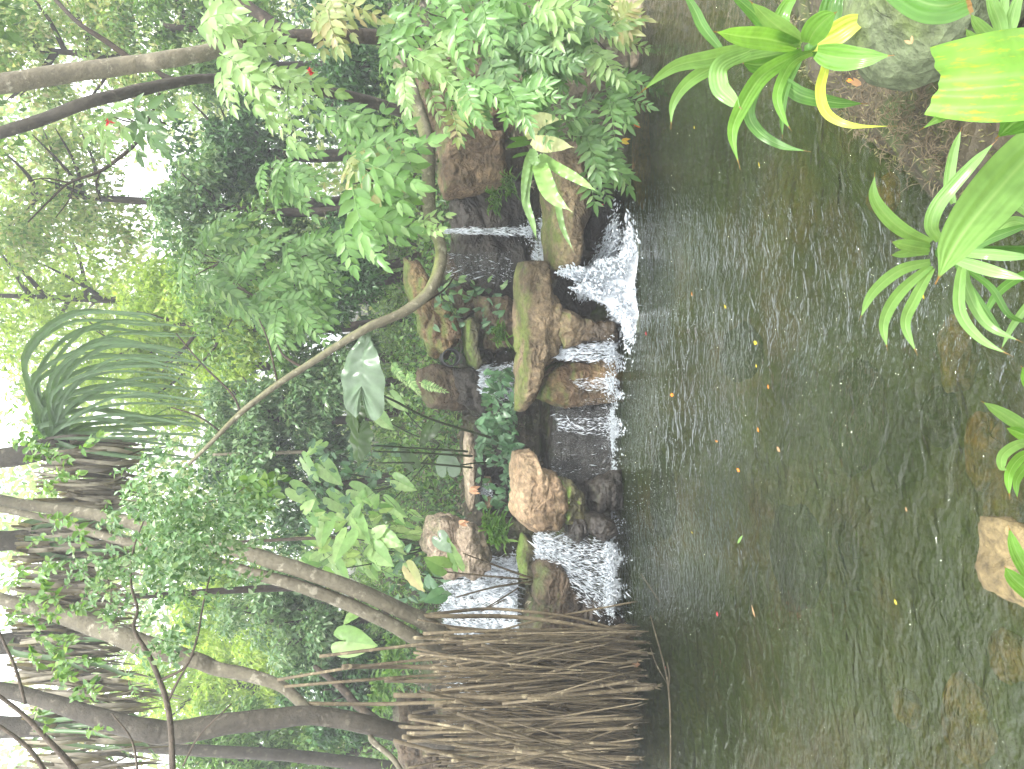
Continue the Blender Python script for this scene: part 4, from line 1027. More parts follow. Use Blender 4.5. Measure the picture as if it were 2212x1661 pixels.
c2 = (2030, 545, 1.3)
strap_plant('arching strap leaf plant with long curved leaves above the near water', c2, [
    (L3([(2012, 525), (1960, 503), (1918, 470), (1888, 425), (1890, 372)], 1.3, 1.15), 26),
    (L3([(2010, 537), (1985, 535), (1950, 528), (1924, 522)], 1.3, 1.2), 24, 'lf_strap2'),
    (L3([(2010, 565), (1944, 584), (1886, 632), (1856, 692)], 1.25, 1.15), 22),
    (L3([(2012, 572), (1944, 632), (1910, 695), (1917, 757)], 1.25, 1.12), 22),
    (L3([(2014, 578), (1978, 642), (1956, 700), (1982, 768)], 1.25, 1.1), 21),
    (L3([(2084, 560), (2074, 605), (2075, 675), (2118, 732), (2190, 771)], 1.2, 1.05), 20),
    (L3([(2080, 560), (2090, 625), (2132, 700), (2210, 740)], 1.22, 1.1), 19),
    (L3([(2060, 560), (2105, 574), (2160, 590), (2230, 606)], 1.15, 1.05), 22),
    (L3([(2060, 545), (2132, 549), (2180, 553), (2240, 556)], 1.18, 1.08), 20, 'lf_strap2'),
    (L3([(2008, 545), (1990, 542), (1950, 548), (1922, 552)], 1.32, 1.28), 18, 'lf_strap2'),
    (L3([(2030, 520), (2012, 488), (2030, 437), (2098, 358), (2156, 300)], 1.25, 1.1), 26, 'lf_strap2'),
    (L3([(2060, 440), (2050, 400), (2060, 330), (2078, 274)], 1.35, 1.3), 18, 'lf_strap2'),
    (L3([(2070, 570), (2140, 620), (2180, 680), (2230, 700)], 1.3, 1.3), 12, 'lf_strapd'),
    (L3([(2070, 560), (2130, 520), (2180, 500), (2240, 480)], 1.3, 1.25), 18, 'lf_strapd'),
    (L3([(2060, 565), (2110, 640), (2150, 700), (2170, 730)], 1.4, 1.4), 10, 'lf_strapd'),
], M['lf_strap2'], stem_to=(.28, 1.35, .1))
strap_plant('huge pale glossy strap leaf crossing in front of the arching plant', (2240, 300, .8), [
    (L3([(2330, 240), (2230, 330), (2140, 430), (2070, 520), (2020, 614)], .95, .85), 92),
], M['lf_strap2'], stem_to=(.5, 1.1, .1))
strap_plant('broad cut-off leaf with yellow blotches closest to the camera', (2260, 160, .7), [
    (L3([(2330, 150), (2240, 160), (2120, 168), (2002, 176)], .5, .84), 150, 'lf_spot', 'cut'),
    (L3([(2330, 300), (2260, 240), (2200, 260), (2150, 300)], .8, .78), 60, 'lf_strapd'),
    (L3([(2300, 200), (2152, 218), (2060, 240), (1985, 282)], .85, .82), 26, 'lf_strap2'),
], M['lf_spot'], stem_to=(.5, .9, .1))
strap_plant('wide dark lime leaf edge dipping in from the photo edge by the boulder', (2050, -60, 1.3), [
    (L3([(1900, -60), (1980, -2), (2040, 12), (2100, -5)], 1.2, 1.15), 60, 'lf_strapd', 'cut'),
], M['lf_strapd'], stem_to=(.9, 1.4, .2))
strap_plant('bluish tufted plant between the boulder and the blotched leaf', (2165, 95, 1.3), [
    (L3([(2165, 95), (2140, 80), (2115, 55), (2095, 28)], 1.3, 1.25), 22),
    (L3([(2170, 92), (2160, 50), (2145, 10), (2130, -40)], 1.3, 1.25), 22),
    (L3([(2175, 92), (2185, 50), (2195, 10), (2215, -40)], 1.3, 1.25), 20),
    (L3([(2172, 92), (2165, 40), (2170, 0), (2170, -60)], 1.33, 1.3), 16),
    (L3([(2160, 98), (2130, 100), (2100, 80), (2085, 60)], 1.35, 1.3), 16),
], M['lf_strap2'], stem_to=(.7, 1.35, .15))
strap_plant('small strap leaf tuft poking in at the bottom edge centre', (2240, 960, 1.15), [
    (L3([(2245, 945), (2200, 915), (2160, 890), (2119, 866)], 1.15, 1.05), 24, 'lf_strap2'),
    (L3([(2240, 945), (2215, 940), (2195, 932), (2172, 924)], 1.15, 1.1), 22),
    (L3([(2240, 955), (2200, 960), (2168, 982), (2164, 1008), (2178, 1016)], 1.1, 1.0), 18, 'lf_strap2'),
    (L3([(2240, 975), (2205, 988), (2180, 1025), (2181, 1078)], 1.1, 1.02), 18),
    (L3([(2240, 985), (2215, 1010), (2196, 1040), (2198, 1080)], 1.1, 1.04), 14),
], M['lf_strap'], stem_to=(-.1, 1.0, .1))
strap_plant('single pointed bright leaf spearing in over the pitted shore rock', (2260, 1270, 1.2), [
    (L3([(2270, 1300), (2225, 1240), (2195, 1190), (2178, 1134)], 1.2, 1.1), 26),
    (L3([(2270, 1320), (2225, 1280), (2190, 1250), (2169, 1222)], 1.2, 1.15), 30),
], M['lf_strap'], stem_to=(-.35, 1.0, .05))
strap_plant('rounded lime leaf tip at the bottom edge between the two tufts', (2260, 800, 1.1), [
    (L3([(2280, 860), (2240, 830), (2205, 790)], 1.1, 1.05), 40),
], M['lf_strap'], stem_to=(.02, .95, .1))
strap_plant('fan of shaded pale leaves under the arching plant', (2250, 500, 1.45), [
    (L3([(2300, 540), (2200, 480), (2150, 505), (2120, 540)], 1.5, 1.5), 20, 'lf_strap2'),
    (L3([(2300, 520), (2210, 450), (2180, 440), (2150, 460)], 1.5, 1.5), 18, 'lf_strap2'),
    (L3([(2300, 560), (2200, 600), (2150, 640), (2120, 700)], 1.5, 1.5), 16, 'lf_strapd'),
    (L3([(2300, 420), (2230, 400), (2180, 380), (2130, 400)], 1.5, 1.5), 16, 'lf_strapd'),
    (L3([(2300, 330), (2230, 350), (2180, 350), (2120, 380)], 1.5, 1.5), 16, 'lf_strapd'),
    (L3([(2300, 600), (2240, 640), (2190, 700), (2160, 760)], 1.5, 1.5), 14, 'lf_strap2'),
], M['lf_strap2'], stem_to=(.4, 1.5, .1))

# birds nest fern on the slab
nf = empty('nest_fern', W(1165, 335, 4.3), 'birds nest fern with crinkled pale leaves on the right rocks', 'fern')
for (pts, w, mt) in (
    (L3([(1150, 300), (1148, 275), (1170, 258), (1215, 258)], 4.18, 4.08), 34, 'lf_nest_pale'),
    (L3([(1148, 302), (1170, 310), (1200, 312), (1240, 318)], 4.18, 4.03), 34, 'lf_nest_pale'),
    (L3([(1160, 335), (1170, 370), (1190, 420), (1236, 458)], 4.23, 3.98), 36, 'lf_nest'),
    (L3([(1150, 335), (1142, 375), (1135, 430), (1150, 480), (1160, 522)], 4.23, 4.08), 18, 'lf_cool'),
    (L3([(1148, 325), (1140, 350), (1132, 400), (1130, 450)], 4.23, 4.13), 16, 'lf_cool'),
    (L3([(1145, 298), (1120, 300), (1098, 299)], 4.28, 4.23), 10, 'lf_grass'),
    (L3([(1145, 308), (1115, 312), (1091, 320)], 4.28, 4.23), 12, 'lf_grass'),
    (L3([(1145, 330), (1120, 335), (1104, 342)], 4.28, 4.23), 7, 'lf_grass'),
    (L3([(1170, 335), (1200, 360), (1245, 385), (1292, 415)], 4.28, 3.98), 22, 'lf_nest'),
    (L3([(1175, 345), (1200, 420), (1215, 490), (1240, 545)], 4.30, 4.13), 14, 'lf_cool'),
    (L3([(1150, 320), (1155, 345), (1168, 350)], 4.18, 4.13), 22, 'lf_cool')):
    acc = Acc(); strap(acc, pts, w, 30, 9, .12, 'lance', .22); acc.build('leaf', M[mt], nf)

# ------------------------------------------------------------------ elephant ears and arrow leaves
def heart(acc, base, tip, width, nrm, lobes=.42, droop=.12, ruffle=.03, n=15, m=6):
    """heart/arrow leaf: stalk joins at base, two lobes reach behind it"""
    base = np.array(base, float); tip = np.array(tip, float); ax = tip - base; Ln = np.linalg.norm(ax); ax /= Ln
    S = unit(np.cross(ax, np.array(nrm, float))); N = unit(np.cross(S, ax)); hw = width * .5 / Ln
    ed = catmull([(-.03, .0, 0), (-lobes * .62, hw * .10, 0), (-lobes, hw * .38, 0), (-lobes * .72, hw * .85, 0), (.0, hw * 1.0, 0), (.35, hw * .86, 0), (.68, hw * .48, 0), (.9, hw * .15, 0), (1.0, 0, 0)], n)
    for sg in (-1, 1):
        V = []; U = []
        for i in range(n):
            s_ = i / (n - 1); e = ed[i]; mx_ = max(0.0, (s_ - .38) / .62) ** 1.05
            for j in range(m):
                q = j / (m - 1); x = mx_ + (e[0] - mx_) * q; y = e[1] * q
                vein = math.cos(s_ * 50) * .022 * math.sin(math.pi * q) ** .7
                z = -droop * (x - .2) ** 2 - .5 * y * y + .10 * abs(y) + ruffle * q * q * math.sin(s_ * 40 + sg) + vein
                V.append(base + ax * Ln * x + S * Ln * sg * y + N * Ln * z); U.append((.5 + sg * q * .5, s_))
        acc.add(V, grid_faces(n, m), U)

def px_heart(acc, bx, by, tx, ty, w, d, tilt=(0, -.8, .5), dd=-.1, **kw):
    heart(acc, W(bx, by, d), W(tx, ty, d + dd), w * pxm(d), tilt, **kw)

EG = 'elephant ear plants on the rocks'
ee = empty('elephant_ear', W(1120, 905, 5.4), 'elephant ear plant with one huge grey green leaf and tall dark stalks', 'plant', EG)
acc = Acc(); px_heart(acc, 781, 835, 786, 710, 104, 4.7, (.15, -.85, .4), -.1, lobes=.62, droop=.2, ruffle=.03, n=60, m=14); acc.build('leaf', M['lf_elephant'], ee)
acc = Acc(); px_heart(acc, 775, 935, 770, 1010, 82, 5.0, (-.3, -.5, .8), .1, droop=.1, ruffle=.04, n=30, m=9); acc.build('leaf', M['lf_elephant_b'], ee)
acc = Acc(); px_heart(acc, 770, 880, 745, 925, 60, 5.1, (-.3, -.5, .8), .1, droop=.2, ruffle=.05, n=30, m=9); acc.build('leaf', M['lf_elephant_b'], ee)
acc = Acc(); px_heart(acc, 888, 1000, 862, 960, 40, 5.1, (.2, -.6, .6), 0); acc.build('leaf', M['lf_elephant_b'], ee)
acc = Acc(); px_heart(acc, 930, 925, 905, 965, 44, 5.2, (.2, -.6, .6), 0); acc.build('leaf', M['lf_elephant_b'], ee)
for pts in ([(783, 836, 4.75, 5), (850, 865, 4.9, 6), (930, 905, 5.1, 6), (1060, 945, 5.4, 7)], [(802, 962, 5.0, 4), (900, 968, 5.1, 5), (1010, 975, 5.3, 6)],
            [(806, 975, 5.0, 4), (900, 978, 5.1, 5), (1020, 985, 5.3, 6)], [(808, 1000, 5.0, 4), (900, 1000, 5.1, 5), (1020, 1010, 5.3, 5)]):
    acc = Acc(); px_tube(acc, pts, 7, 0); acc.build('stalk', M['stem_dark'], ee)
ee = empty('elephant_ear', W(1100, 1000, 5.6), 'rounded silvery taro leaf behind the dark stalks', 'plant', EG)
acc = Acc(); px_heart(acc, 965, 1012, 962, 965, 60, 5.3, (.1, -.8, .5), 0, n=20, m=9); acc.build('leaf', M['lf_elephant'], ee)
acc = Acc(); px_tube(acc, [(965, 1010, 5.3, 4), (1030, 1000, 5.5, 4), (1095, 1000, 5.6, 5)], 6, 0); acc.build('stalk', M['stem_dark'], ee)
ee = empty('elephant_ear', W(1150, 1250, 5.3), 'arrow leaf plant with dark stalks in front of the wide back fall', 'plant', EG)
for (bx, by, tx, ty, w, d, mt) in ((955, 1225, 915, 1205, 46, 5.0, 'lf_mid'), (950, 1165, 975, 1195, 40, 5.0, 'lf_elephant'), (985, 1215, 965, 1160, 34, 5.0, 'lf_mid'), (930, 1265, 925, 1240, 36, 5.05, 'lf_ivy'), (950, 1285, 915, 1300, 36, 5.0, 'lf_ivy')):
    acc = Acc(); px_heart(acc, bx, by, tx, ty, w, d, (.2, -.8, .5), -.05); acc.build('leaf', M[mt], ee)
for pts in ([(960, 1235, 5.05, 4), (1060, 1245, 5.1, 5), (1140, 1252, 5.2, 6)], [(985, 1290, 5.05, 4), (1070, 1268, 5.1, 5), (1150, 1256, 5.2, 6)], [(1000, 1195, 5.1, 3), (1080, 1225, 5.15, 5), (1150, 1250, 5.2, 6)], [(1090, 1295, 5.0, 3), (1040, 1320, 5.0, 3), (1120, 1270, 5.15, 4)]):
    acc = Acc(); px_tube(acc, pts, 6, 0); acc.build('stalk', M['root_dark'], ee)
TG = 'taro plants on the slope'
TP = [ # (centre) leaves
 ('pale heart leaved taro between the smooth trunk and the dark trunk', [(745, 1385, 815, 1395, 66, 5.9), (770, 1320, 740, 1350, 34, 5.9)], (880, 1370, 6.3)),
 ('yellowing drooping taro leaf beside the smooth trunk', [(885, 1235, 915, 1280, 44, 5.6, 'lf_blush')], (1000, 1250, 6.2)),
 ('cluster of large pale taro leaves right of the smooth trunk', [(700, 1130, 690, 1190, 60, 6.2), (745, 1160, 720, 1215, 60, 6.0), (770, 1130, 800, 1180, 56, 6.1), (810, 1190, 850, 1225, 50, 6.0), (730, 1230, 760, 1275, 52, 6.1), (830, 1160, 870, 1180, 40, 6.0)], (940, 1180, 6.4)),
 ('taro clump with bluish leaves below the thin pale pole', [(660, 1000, 690, 1045, 44, 7.0), (690, 960, 660, 985, 34, 7.0), (700, 1010, 740, 1050, 44, 6.9), (640, 1060, 690, 1090, 42, 7.0), (720, 1080, 770, 1110, 46, 6.8), (770, 1060, 820, 1080, 40, 6.7)], (880, 1040, 6.9)),
 ('low taro leaves lit yellow green under the huge grey leaf', [(820, 900, 850, 930, 34, 6.8), (850, 860, 880, 890, 30, 6.8), (860, 1040, 900, 1060, 36, 6.6), (840, 1090, 880, 1120, 40, 6.5)], (950, 960, 6.8)),
]
for lab, lv, c in TP:
    ee = empty('taro_plant', W(*c), lab, 'plant', TG)
    for L_ in lv:
        bx, by, tx, ty, w, d = L_[:6]; mt = L_[6] if len(L_) > 6 else 'lf_taro'
        acc = Acc(); px_heart(acc, bx, by, tx, ty, w, d, (random.uniform(-.4, .4), -.7, .6), -.1); acc.build('leaf', M[mt], ee)
        acc = Acc(); tube(acc, [W(bx, by, d), W((bx + c[0]) / 2, (by + c[1]) / 2 + 6, d + .15), W(*c)], [.004, .006, .008], 8, 6); acc.build('stalk', M['stem_dark'], ee)

def leaf_patch(name, label, cat, boxes, n, leaf, mat, kind=None, group=None, lw=.5, face=(0, -.6, .6), hang=.5, heartl=False, fine=True):
    """leaves scattered through picture boxes (X0,X1,Y0,Y1,d0,d1)"""
    P = []
    w8 = np.array([(b[1] - b[0]) * (b[3] - b[2]) for b in boxes], float); w8 /= w8.sum()
    for bx, k in zip(boxes, RNG.multinomial(n, w8)):
        for _ in range(k): P.append(tuple(W(random.uniform(bx[0], bx[1]), random.uniform(bx[2], bx[3]), random.uniform(bx[4], bx[5]))))
    P = np.array(P); n = len(P)
    D = rand_dirs(n, (0, -.2, -hang)); N = rand_dirs(n, face, .6); L = leaf * RNG.uniform(.6, 1.25, n)
    V, T, U = leafcloud(P, D, N, L, L * lw, fine=fine)
    o = mesh_np(name, V, T, mat, None, False, U)
    return props(o, label, cat, group, kind)

# arrowhead vine: individually shaped small leaves in clumps over the middle rocks
def vine(label, boxes, n, size, mat, group='arrowhead vines over the rocks'):
    bx = boxes[0]; c = W((bx[0] + bx[1]) / 2 + 30, (bx[2] + bx[3]) / 2, bx[5]); root = empty('vine', c, label, 'vine', group)
    acc = Acc(); st = Acc(); prev = c
    for k in range(n):
        b = random.choice(boxes); X, Y, d = random.uniform(b[0], b[1]), random.uniform(b[2], b[3]), random.uniform(b[4], b[5])
        a = random.uniform(-1.2, 1.2); r = size * random.uniform(.7, 1.3)
        px_heart(acc, X, Y, X + math.cos(a) * r, Y + math.sin(a) * r, r * .85, d, (random.uniform(-.5, .5), -.7, random.uniform(.2, .8)), random.uniform(-.05, .05), lobes=.35, n=6, m=3)
        if k % 2: tube(st, [W(X, Y, d), W(X + 20, Y + random.uniform(-20, 20), d + .06), W(min(X + 50, b[1] + 25), Y + random.uniform(-35, 35), d + .1)], [.0012, .0016, .002], 6, 4)
    acc.build('foliage', mat, root); st.build('stems', M['twig'], root)
vine('arrowhead vine filling the hollow between the ledge and the thin pale shelf', [(1040, 1110, 800, 960, 5.6, 6.0), (1030, 1110, 900, 990, 5.5, 5.8)], 210, 16, M['lf_ivy'])
vine('arrowhead vine trailing down beside the tan boulder', [(1030, 1112, 960, 1100, 5.5, 5.8), (1100, 1130, 960, 1100, 5.45, 5.5)], 110, 15, M['lf_ivy'])
vine('arrowhead vine over the brown layered rock', [(930, 1080, 610, 720, 5.85, 6.0)], 42, 15, M['lf_ivy'])
vine('arrowhead vine sprigs on the dark wall below the branch bend', [(960, 1100, 590, 650, 5.8, 5.9)], 14, 15, M['lf_cool'])
vine('tangled pale taro patch between the huge grey leaf and the smooth trunk', [(650, 900, 1080, 1240, 6.0, 6.8)], 90, 26, M['lf_taro'])
vine('broad leaved vine climbing behind the huge grey leaf', [(640, 860, 960, 1150, 6.6, 7.4)], 130, 16, M['lf_ivy'])
vine('dim leafy vine at the foot of the dark trunk', [(820, 960, 1180, 1330, 5.8, 6.4)], 40, 18, M['lf_ivy'])

def grass_clump(label, X, Y, d, n, reach, mat, w=3, up=1.0):
    root = empty('grass_tuft', W(X, Y, d), label, 'plant', 'grassy tufts among the rocks'); acc = Acc()
    for k in range(n):
        a = random.gauss(math.pi, .9); r = reach * random.uniform(.5, 1.1); sx = X + random.uniform(-1, 1) * reach * .4; sy = Y + random.uniform(-1, 1) * reach * .7
        strap(acc, [(sx, sy, d), (sx + math.cos(a) * r * .6, sy + math.sin(a) * r * .6, d - .05), (sx + math.cos(a) * r * .8 + r * .25, sy + math.sin(a) * r * 1.1, d - .1)], w * random.uniform(.7, 1.3), 8, 3)
    acc.build('blades', mat, root); return root
grass_clump('bright grass tuft hanging above the green tinged slab', 1085, 1150, 5.6, 90, 34, M['lf_grass'], 4)
grass_clump('grass tuft between the ivy and the wide back fall', 1060, 1130, 5.7, 60, 26, M['lf_grass'], 4)
grass_clump('grassy growth under the arrowhead vine on the layered rock', 1085, 720, 5.9, 70, 26, M['lf_grass'], 3)
grass_clump('grass tuft below the reddish cliff', 1105, 400, 5.6, 60, 28, M['lf_grass'], 3)
grass_clump('grass on the damp wall left of the cliff crack', 1075, 430, 5.65, 50, 28, M['lf_grass'], 3)
grass_clump('grassy rosette behind the hanging roots', 860, 1420, 5.8, 70, 46, M['lf_mid'], 5)
grass_clump('grass tuft on the slope left of the rosette', 830, 1500, 6.0, 50, 44, M['lf_mid'], 5)

# small ladder ferns behind the boulder
for (bx, by, tx, ty, d, lab) in ((880, 800, 905, 850, 6.1, 'ladder fern frond on top of the rounded boulder'), (905, 825, 960, 845, 6.0, 'pale ladder fern frond drooping over the rounded boulder'), (845, 780, 880, 830, 6.3, 'ladder fern frond above the rounded boulder')):
    acc = Acc(); frond_into(acc, acc, W(bx, by, d), W(tx, ty, d - .15), (0, -.8, .5), 13 * pxm(d), .35, 16, ang=70)
    o = acc.build('ladder_fern', M['lf_taro']); props(o, lab, 'fern', 'ladder ferns')

# ------------------------------------------------------------------ screw pine with its skirt of dead leaves
def screw_pine(label, X, Y, d, leaves, skirts, trunk_pts):
    root = empty('screw_pine', W(X, Y, d), label, 'tree', 'screw pines at the top left')
    acc = Acc(); px_tube(acc, trunk_pts, 12, .15); acc.build('trunk', M['bark_grey'], root)
    for k in range(leaves[0]):
        u = (k + random.random()) / leaves[0]; R_ = leaves[3] * random.uniform(.8, 1.1); dj = random.uniform(-.6, .6)
        yy = Y + leaves[1] + (leaves[2] - leaves[1]) * u; q = abs(yy - Y) / leaves[3]; xo = random.uniform(-70, 60)
        pts = [(X + random.uniform(-25, 40), Y + random.uniform(-12, 6), d), (X + xo + 30 * (1 - q), Y + (yy - Y) * .62, d + dj * .5), (X + xo + 95 + 40 * (1 - q), yy, d + dj * .8),
               (X + xo + 100 + R_ * .55, yy + random.uniform(-10, 25), d + dj), (X + xo + 110 + R_ * .75, yy + random.uniform(-5, 45), d + dj)]
        acc = Acc(); strap(acc, pts, 9.5 * random.uniform(.7, 1.2), 20, 3, .4, 'taper'); acc.build('leaf', M['lf_pand'], root)
    acc = Acc()
    for k in range(skirts[0]):
        y0 = random.uniform(skirts[1], skirts[2]); x0 = random.uniform(skirts[3], skirts[4]); ln = random.uniform(90, 210)
        pts = [(x0, y0, d + random.uniform(-.3, .3)), (x0 + ln * .5, y0 + random.uniform(-12, 12), d + random.uniform(-.4, .4)), (x0 + ln, y0 + random.uniform(-26, 26), d + random.uniform(-.4, .4))]
        strap(acc, pts, random.uniform(3, 9), 8, 3, .5)
    acc.build('dead_skirt', M['dead'], root)
screw_pine('screw pine whose long green leaves arch over with a brown dead skirt', 105, 945, 6.2, (46, -270, 60, 290), (150, 950, 1120, 70, 180), [(-300, 1010, 6.4, 44), (0, 990, 6.3, 42), (140, 960, 6.2, 40)])
screw_pine('second screw pine crown further left, mostly hanging dead leaves', 90, 1160, 5.6, (16, -60, 60, 120), (170, 1110, 1300, 20, 160), [(-300, 1180, 5.7, 40), (0, 1170, 5.6, 40), (110, 1160, 5.6, 36)])
screw_pine('third screw pine crown behind the left limb, brown and ragged', 60, 1380, 5.9, (12, -60, 60, 120), (150, 1290, 1480, 10, 150), [(-300, 1400, 5.9, 40), (0, 1390, 5.9, 40), (80, 1380, 5.9, 36)])
screw_pine('leftmost screw pine crown with reddish dead leaves at the corner', 110, 1570, 6.0, (10, -50, 60, 120), (120, 1470, 1680, 30, 210), [(-300, 1570, 6.0, 40), (0, 1570, 6.0, 40), (120, 1570, 6.0, 36)])

# ------------------------------------------------------------------ near twigs with small leaves at the left
def twiggy(label, branches, boxes, n, leaf, mat, d, lw=.55):
    root = empty('leafy_branch', W(*branches[0][0][:3]), label, 'branch', 'leafy branches close to the camera')
    for pts in branches:
        acc = Acc(); px_tube(acc, pts, 7, .15, 5); acc.build('twig', M['twig'], root)
    P = []; D = []
    for bx in boxes:
        m_ = int(n * bx[4]); nt = max(3, m_ // 14)
        for k in range(nt):                         # sprigs: leaves along little curved shoots
            X, Y = random.gauss((bx[0] + bx[1]) / 2, (bx[1] - bx[0]) / 3.4), random.gauss((bx[2] + bx[3]) / 2, (bx[3] - bx[2]) / 3.4)
            dd = d + random.uniform(-.35, .35); a = random.uniform(-1.3, 1.3); r = random.uniform(30, 60)
            p0, p1 = W(X, Y, dd), W(X + math.cos(a) * r, Y + math.sin(a) * r, dd + random.uniform(-.1, .1))
            for q in range(14): 
                t = q / 13; p = p0.lerp(p1, t); P.append(tuple(p)); v = (p1 - p0).normalized(); D.append(np.array(v) * .7 + RNG.normal(size=3) * .7)
    n2 = len(P); L = leaf * RNG.uniform(.7, 1.25, n2)
    V, T, U = leafcloud(P, D, rand_dirs(n2, (0, -.6, .5), .7), L, L * lw, fine=True)
    mesh_np('foliage', V, T, mat, root, False, U)
twiggy('leafy small-leaved branch hanging across the middle of the upper left', [
    [(374, 1680, 3.0, 13), (365, 1538, 3.0, 12), (328, 1428, 3.0, 10), (290, 1360, 3.0, 8), (297, 1316, 3.0, 6), (283, 1258, 3.0, 5), (290, 1180, 3.0, 4), (330, 1080, 3.0, 3)],
    [(345, 1470, 3.0, 7), (400, 1440, 3.0, 5), (425, 1380, 3.0, 5), (440, 1300, 3.0, 4), (470, 1180, 3.0, 3)],
    [(395, 1655, 3.1, 4), (430, 1590, 3.1, 4), (500, 1520, 3.1, 3)],
    [(360, 1520, 3.0, 6), (385, 1470, 3.0, 5), (420, 1410, 3.0, 3)]],
    [(230, 420, 1000, 1180, .22), (250, 460, 1130, 1330, .3), (330, 540, 1050, 1250, .25), (300, 400, 1330, 1430, .06), (480, 560, 1020, 1120, .08), (120, 300, 1150, 1330, .09)], 5600, .026, M['lf_blue'], 3.0)
twiggy('bare forking grey branch with sparse leaves at the far upper left corner', [
    [(170, 1690, 2.7, 13), (157, 1657, 2.7, 12), (85, 1579, 2.7, 10), (40, 1535, 2.7, 8), (-20, 1490, 2.7, 7)],
    [(55, 1521, 2.7, 6), (34, 1446, 2.7, 6), (5, 1380, 2.7, 5), (-20, 1320, 2.7, 4)],
    [(105, 1680, 2.8, 9), (60, 1615, 2.8, 8), (-20, 1555, 2.8, 7)],
    [(300, 1690, 3.0, 5), (285, 1600, 3.0, 4), (240, 1540, 3.0, 3)]],
    [(20, 150, 1200, 1420, .5), (30, 200, 900, 1080, .3), (60, 200, 1400, 1560, .2)], 650, .028, M['lf_mid'], 2.7)
twiggy('leaf sprig with one pale yellow leaf dangling above the huge grey leaf', [
    [(430, 1090, 3.0, 3), (500, 1070, 3.0, 3), (540, 1045, 3.0, 2)]], [(500, 570, 1020, 1080, 1.0)], 120, .04, M['lf_mid'], 3.0)

# ------------------------------------------------------------------ trees and bushes on the slope behind
def bush(label, X, Y, d, rpx, n, leaf, mat, trunk=None, name='slope_tree', cat='tree', lw=.45, clumps=26, shell=.4, hang=.5):
    c = W(X, Y, d); gz = float(ground_z(np.array([c.x]), np.array([d]), False)[0])
    root = empty(name, Vector((c.x, d, gz)), label, cat, 'trees and bushes on the slope behind the falls')
    rx, rz = rpx[1] * pxm(d), rpx[0] * pxm(d)
    acc = Acc(); tube(acc, [(c.x + .1, d, gz - .1), (c.x - .05, d, (gz + c.z) / 2), (c.x, d, c.z + rz * .4)], [trunk or .05, (trunk or .05) * .8, (trunk or .05) * .3], 14, 8, .1)
    for k in range(7):
        a = random.uniform(0, 6.28); h = random.uniform(-.5, .3)
        p0 = Vector((c.x, d, c.z + h * rz)); p1 = p0 + Vector((math.cos(a) * rx * .7, math.sin(a) * rx * .7, rz * random.uniform(.1, .5)))
        if p0.z > gz: tube(acc, [p0, (p0 + p1) / 2 + Vector((0, 0, -.05)), p1], [(trunk or .05) * .4, (trunk or .05) * .25, .006], 8, 5)
    acc.build('trunk', M['bark_dark'], root)
    crown_mesh(c, (rx, rx * .8, rz), n, leaf, M[mat], root, 'crown', lw, clumps, hang, False, shell)
BS = [
 ('bright yellow green tree glowing at the top centre', 90, 640, 12, (220, 210), 4800, .11, 'lf_bright', .1),
 ('lime tree crown behind the arching screw pine leaves', 330, 780, 10.5, (170, 150), 7500, .10, 'lf_bright', .08),
 ('mixed green tree above the white sky gap', 130, 420, 10, (150, 180), 5000, .09, 'lf_mixed', .08),
 ('tree with pinkish dry leaves behind the pale trunk', 140, 110, 9, (180, 170), 7500, .08, 'lf_mixed', .08),
 ('mid green tree behind the fork of the right trunks', 420, 60, 8.5, (160, 150), 7000, .08, 'lf_mid', .08),
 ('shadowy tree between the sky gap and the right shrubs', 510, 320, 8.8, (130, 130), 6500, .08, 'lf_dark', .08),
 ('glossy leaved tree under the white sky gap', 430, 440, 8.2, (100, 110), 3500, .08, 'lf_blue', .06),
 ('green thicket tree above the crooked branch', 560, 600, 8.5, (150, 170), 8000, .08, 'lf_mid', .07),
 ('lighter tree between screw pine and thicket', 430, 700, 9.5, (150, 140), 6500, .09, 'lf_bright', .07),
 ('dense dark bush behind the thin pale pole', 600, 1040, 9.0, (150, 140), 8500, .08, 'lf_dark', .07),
 ('grey green bush behind the tip of the branch', 560, 900, 8.8, (120, 120), 6500, .08, 'lf_blue', .06),
 ('bluish leaved tree filling the gap between the two left trunks', 640, 1340, 8.0, (160, 110), 7500, .08, 'lf_blue', .06),
 ('lime backlit bush left of the limb', 480, 1480, 11, (170, 110), 7500, .09, 'lf_bright', .06),
 ('dim bush behind the thick dark trunk', 740, 1480, 8.0, (130, 110), 6500, .08, 'lf_dark', .06),
 ('green bush at the photo edge behind the dark trunk', 560, 1640, 8.5, (170, 110), 6500, .08, 'lf_mid', .06),
 ('dark bush low behind the right cliff', 760, 140, 8.0, (120, 170), 7000, .08, 'lf_dark', .06),
 ('low dark bush in the shade below the frond thicket', 730, 560, 8.0, (90, 150), 6000, .07, 'lf_dark', .06),
 ('low leafy bush behind the huge grey leaf', 720, 820, 8.6, (90, 120), 6000, .08, 'lf_blue', .06),
 ('bush with bright tips between pole trunk and limb', 520, 1310, 10, (150, 90), 6000, .09, 'lf_bright', .06),
]
for (lab, X, Y, d, r, n, lf, mt, tk) in BS:
    bush(lab, X, Y, d, r, n, lf, mt, tk)

